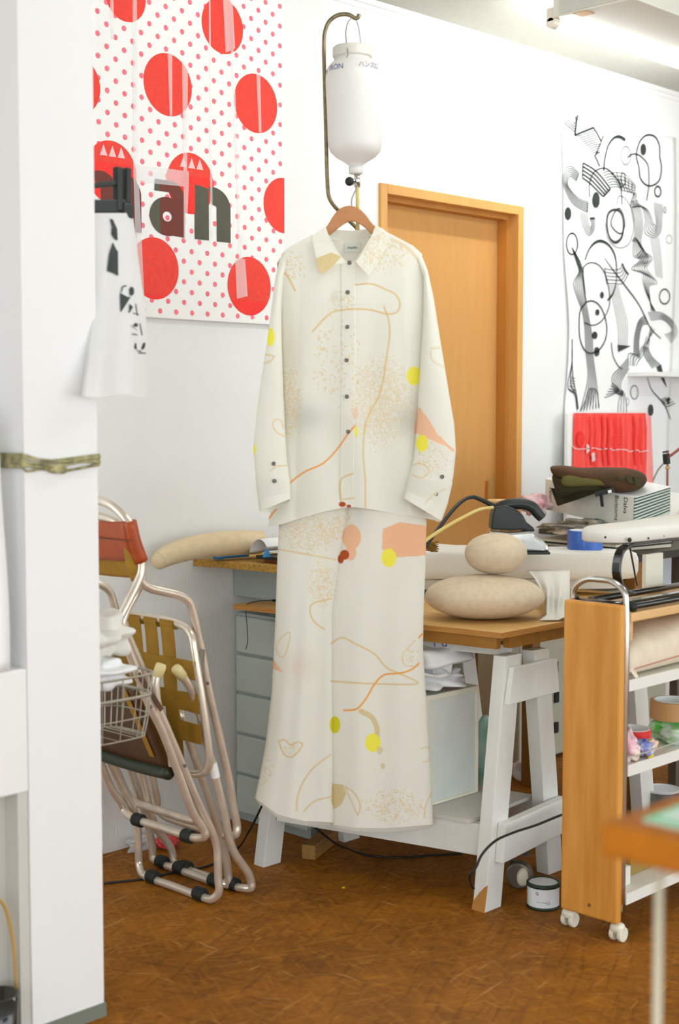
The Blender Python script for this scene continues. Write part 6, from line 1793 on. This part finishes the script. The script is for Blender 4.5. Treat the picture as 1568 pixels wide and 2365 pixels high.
V = [p for r_ in rows for p in r_]
Fc = [(j * n_s + i, j * n_s + (i + 1) % n_s, (j + 1) * n_s + (i + 1) % n_s, (j + 1) * n_s + i) for j in range(len(rows) - 1) for i in range(n_s)] + [tuple(range(n_s - 1, -1, -1)), tuple((len(rows) - 1) * n_s + i for i in range(n_s))]
obj('padded_board', (V, Fc), 'cloth', sb, smooth=True)
for (px, py) in ((1398, 1241), (1497, 1243), (1532, 1238), (1563, 1233)):
    obj('tack', blob(ony(px, py, 1.929), (.003, .003, .003), 0, nu=10, nv=6), 'bookblack', sb, smooth=True)
obj('bolt_head', blob(ony(1454, 1247, 1.929), (.006, .005, .006), 0, nu=12, nv=8), 'bookblack', sb, smooth=True)
yS = 1.985
def sbp(px, py, y=yS): return ony(px, py, y)
zbar = zTop + .0125
obj('under_rail', beam((3.02, yS - .03, zb0 - .006), (3.62, yS - .03, zb0 - .006), .018, .010, (0, 1, 0)), 'blackmetal', sb, bevel=.002)
a0_ = np.array([3.03, yS - .03, zb0 - .006]); 
arcpts = [a0_ + np.array([.02, 0, 0]), a0_ + np.array([-.012, 0, -.006]), sbp(1432, 1275, yS - .03), sbp(1425, 1300, yS - .03), sbp(1424, 1325, yS - .03), sbp(1430, 1348, yS - .03), (sbp(1442, 1364, yS - .03)), sbp(1460, 1370, yS - .03)]
def strapg(P, w, t, wd):
    P = spline(np.array(P), 5); V = []
    for i in range(len(P)):
        d = P[min(i + 1, len(P) - 1)] - P[max(i - 1, 0)]; d /= np.linalg.norm(d)
        wv = np.array(wd, float); wv = wv - d * (wv @ d); wv /= np.linalg.norm(wv); tv = np.cross(d, wv)
        for sw, st2 in ((-1, -1), (1, -1), (1, 1), (-1, 1)): V.append(P[i] + wv * w / 2 * sw + tv * t / 2 * st2)
    n = len(P)
    Fc = [(i * 4 + k, i * 4 + (k + 1) % 4, (i + 1) * 4 + (k + 1) % 4, (i + 1) * 4 + k) for i in range(n - 1) for k in range(4)] + [(3, 2, 1, 0), tuple((n - 1) * 4 + k for k in range(4))]
    return V, Fc
obj('bent_bracket', strapg(arcpts, .024, .008, (0, 1, 0)), 'blackmetal', sb, bevel=.002)
obj('brace_rod', tube([sbp(1455, 1266, yS - .01), sbp(1471, 1352, yS - .01)], .0024, smooth_path=False), 'blackmetal', sb)
fb0 = np.array([2.965, 2.062, zbar]); fb1 = np.array([2.965, 1.895, zbar])
obj('foot_tube', tube([fb0, fb1], .0095, smooth_path=False, seg=14), 'blackmetal', sb, smooth=True)
for p_ in (fb0, fb1): obj('rubber_ball', blob(p_, (.0125, .0125, .0125), 0, nu=14, nv=10), 'rubber', sb, smooth=True)
obj('base_tube', tube([fb1 + np.array([.012, .004, 0]), (3.62, 1.899, zbar)], .0085, smooth_path=False, seg=14), 'blackmetal', sb, smooth=True)
obj('base_tube', tube([np.array([2.975, 2.03, zbar + .002]), (3.62, 2.03, zbar + .002)], .0085, smooth_path=False, seg=14), 'blackmetal', sb, smooth=True)
obj('base_strap', beam((2.975, yS - .03, zbar), (3.62, yS - .03, zbar), .02, .006, (0, 1, 0)), 'blackmetal', sb)
cdx = onz(1493, 1352, zTop)
cdx = ony(1489, 1350, yF + .008)
obj('cream_card', box(cdx[0], cdx[0] + .085, yF + .005, yF + .017, zTop + .001, zTop + .105), 'frostframe', label='cream card standing on the trolley top behind the black stand', cat='card')
# canvas cushion on the upper white shelf
cz_ = zsh[0]
cb2 = thing('canvas_cushion', 'unbleached canvas cushion folded on the upper white trolley shelf', 'cushion', (3.2, 1.97, cz_))
def cush(u, v):
    a_ = 2 * math.pi * u
    x = 2.948 + .66 * v
    ry = .078; rz = np.interp(v, [0, .1, .4, 1], [.034, .046, .058, .072])
    return (x, 1.972 + ry * math.copysign(abs(math.cos(a_)) ** .7, math.cos(a_)), cz_ + .0015 + rz + rz * math.copysign(abs(math.sin(a_)) ** .75, math.sin(a_)) + .003 * math.sin(u * 20 + v * 14) * (math.sin(a_) > 0))
g = grid(cush, 32, 24, True)
obj('cushion_body', (g[0], g[1] + [tuple(range(31, -1, -1)), tuple(24 * 32 + i for i in range(32))]), 'canvasbag', cb2, smooth=True)
obj('stitched_seam', tube([(2.972, 1.893, cz_ + .026), (3.2, 1.891, cz_ + .034), (3.6, 1.891, cz_ + .042)], .0014, seg=6), 'pinkline', cb2)
obj('folded_corner', extr([(2.944, 1.905, cz_ + .045), (2.972, 1.888, cz_ + .004), (2.985, 1.8885, cz_ + .006), (2.962, 1.898, cz_ + .05)], (.004, .006, 0)), 'canvasbag', cb2)
# middle shelf: tapes and sweets
mz = zsh[1] + .0008
q = ony(1462, 1655, 1.985); tape((q[0], 1.985, mz), .046, .040, .052, 'redtape', 'red_tape_roll', 'roll of red tape at the back of the middle trolley shelf')
kq = ony(1528, 1640, 1.99)
gb = thing('sweets_bag', 'green and white wrapped sweets bag under the brown tape', 'bag of sweets', (kq[0], 1.96, mz))
obj('wrapper', blob((kq[0] + .02, 1.955, mz + .027), (.075, .055, .026), .3, 5, nu=36, nv=18, freq=4, power=.8), 'greencandy', gb, smooth=True)
obj('clear_end', blob((kq[0] - .05, 1.93, mz + .022), (.02, .025, .02), .4, 9), 'clearbag', gb)
tape((kq[0] + .022, 1.97, mz + .056), .060, .046, .048, 'kraft', 'brown_tape_roll', 'wide roll of brown packing tape on the middle trolley shelf')
q = ony(1570, 1625, 2.02)
s_a = thing('sweets_bag', 'pink and white wrapped sweets bag beside the wood panel', 'bag of sweets', (2.98, 1.93, mz))
qa = ony(1452, 1700, 1.925)
obj('wrapper', blob((qa[0], 1.93, mz + .036), (.035, .035, .035), .35, 7, nu=36, nv=20, freq=4), 'pinkcandy', s_a, smooth=True)
obj('sweets', blob((qa[0] - .004, 1.908, mz + .020), (.022, .014, .018), .3, 8), 'peachcandy', s_a, smooth=True)
s_b = thing('sweets_bag', 'blue and white wrapped sweets bag spilling towards the shelf edge', 'bag of sweets', (3.05, 1.92, mz))
qb = ony(1485, 1730, 1.912)
obj('wrapper', blob((qb[0] + .012, 1.918, mz + .022), (.036, .024, .021), .35, 17, nu=36, nv=20, freq=5), 'bluecandy', s_b, smooth=True)
obj('sweets', blob((qb[0] + .03, 1.905, mz + .03), (.018, .012, .016), .3, 18), 'peachcandy', s_b, smooth=True)
obj('yellow_tag', box(qb[0] + .0, qb[0] + .02, 1.893, 1.898, mz + .0005, mz + .008), 'yellow', s_b)
# bottom shelf: shoe, carton, orange tin
lz = zsh[2] + .0008
sq = ony(1440, 2035, 1.93)
so = thing('canvas_shoe', 'blue canvas shoe with white sole on the bottom trolley shelf', 'shoe', (2.98, 1.95, lz))
bxz = lz + .0
# stands on a small crate
cr_ = thing('low_crate', 'small white crate under the blue shoe on the bottom trolley shelf', 'crate', (2.975, 1.96, lz))
obj('crate_body', box(2.944, 3.02, 1.925, 2.035, lz, lz + .048), 'shelfwhite', cr_, bevel=.002)
obj('orange_label', box(2.945, 2.985, 1.9225, 1.925, lz + .006, lz + .042), 'orange', cr_)
szb = lz + .0485
def shoef(u, v):
    a_ = 2 * math.pi * u
    x = 2.945 + .085 * v
    w = np.interp(v, [0, .5, .85, 1], [.036, .038, .03, .008]); hgt = np.interp(v, [0, .25, .6, .9, 1], [.082, .070, .036, .018, .010])
    return (x, 1.972 + w * math.cos(a_), szb + .010 + hgt / 2 + hgt / 2 * math.sin(a_))
g = grid(shoef, 20, 14, True)
obj('shoe_upper', (g[0], g[1] + [tuple(range(19, -1, -1)), tuple(14 * 20 + i for i in range(20))]), 'shoe', so, smooth=True)
spg = [(2.944, 1.933), (2.99, 1.931), (3.02, 1.94), (3.034, 1.972), (3.02, 2.004), (2.99, 2.012), (2.944, 2.011)]
obj('rubber_sole', prism_z(spline(np.array([(x, y, 0) for x, y in spg]), 3, True)[:, :2], szb + .0003, szb + .012), 'white', so, bevel=.002)
bxq0 = ony(1448, 1960, 1.99)[0]
co = thing('carton', 'olive brown cardboard carton with faded printing on the bottom trolley shelf', 'carton', (3.2, 2.01, lz))
obj('carton_body', box(3.075, 3.28, 1.96, 2.05, lz, lz + .105), 'cardboard', co, bevel=.001)
for (a1_, a2_, b1_, b2_) in ((.13, .28, .55, .75), (.12, .30, .42, .46), (.38, .75, .52, .56), (.38, .75, .68, .71), (.2, .75, .25, .29), (.38, .7, .42, .44)):
    obj('carton_print', box(3.0745, 3.075, 1.962 + .086 * (1 - a2_), 1.962 + .086 * (1 - a1_), lz + .105 * b1_, lz + .105 * b2_), 'desktrim', co)
    obj('carton_print', box(3.075 + .2 * a1_, 3.075 + .2 * a2_, 1.9592, 1.96, lz + .105 * b1_, lz + .105 * b2_), 'desktrim', co)
# grey can on the floor behind
cn = onz(1527, 1935, 0)
ca = thing('grey_can', 'grey can with pale lid on the floor behind the trolley', 'can', (cn[0], cn[1], 0))
hcan = ond(1527, 1820, (cn @ HF))[2]
obj('can_body', lathe([(.052, 0), (.053, .002), (.053, hcan - .004)], (cn[0], cn[1]), 32), 'can', ca, smooth=False)
obj('can_lid', lathe([(.0545, hcan - .006), (.0545, hcan), (.050, hcan + .001), (.048, hcan - .003), (.002, hcan - .003)], (cn[0], cn[1]), 32), 'canlid', ca, smooth=False)

# ------------------------------------------------------------------ cutting table in the right foreground (out of focus)
FZ = .90
fc = onz(1383, 1898, FZ)
ft = thing('cutting_table', 'wooden cutting table with green mat painted pale for its sheen, blurred in the right foreground', 'table', (fc[0] + .5, fc[1] - .4, 0))
FX0, FY1 = fc[0], fc[1]
obj('wood_top', box(FX0, FX0 + 1.0, FY1 - .62, FY1, FZ - .034, FZ), 'tablewood', ft, bevel=.006)
mt_ = obj('cutting_mat', box(FX0 + .030, FX0 + .96, FY1 - .60, FY1 - .030, FZ + .0002, FZ + .003), 'matgreen', ft)
obj('mat_border', join(box(FX0 + .030, FX0 + .045, FY1 - .60, FY1 - .030, FZ + .003, FZ + .0034), box(FX0 + .045, FX0 + .96, FY1 - .036, FY1 - .030, FZ + .003, FZ + .0034)), 'matedge', mt_)
for (lx, ly) in ((FX0 + .055, FY1 - .035), (FX0 + .95, FY1 - .05), (FX0 + .055, FY1 - .57), (FX0 + .95, FY1 - .57)):
    obj('table_leg', tube([(lx, ly, 0), (lx, ly, FZ - .034)], .0045, smooth_path=False, seg=14), 'paleleg', ft, smooth=True)
sc0 = onz(793, 2051, 0)
obj('yellow_scrap', prism_z([(sc0[0] - .006, sc0[1]), (sc0[0], sc0[1] - .005), (sc0[0] + .007, sc0[1] + .001), (sc0[0], sc0[1] + .005)], 0.0005, 0.002), 'yellow', label='tiny yellow scrap lying on the open floor below the trousers', cat='scrap')
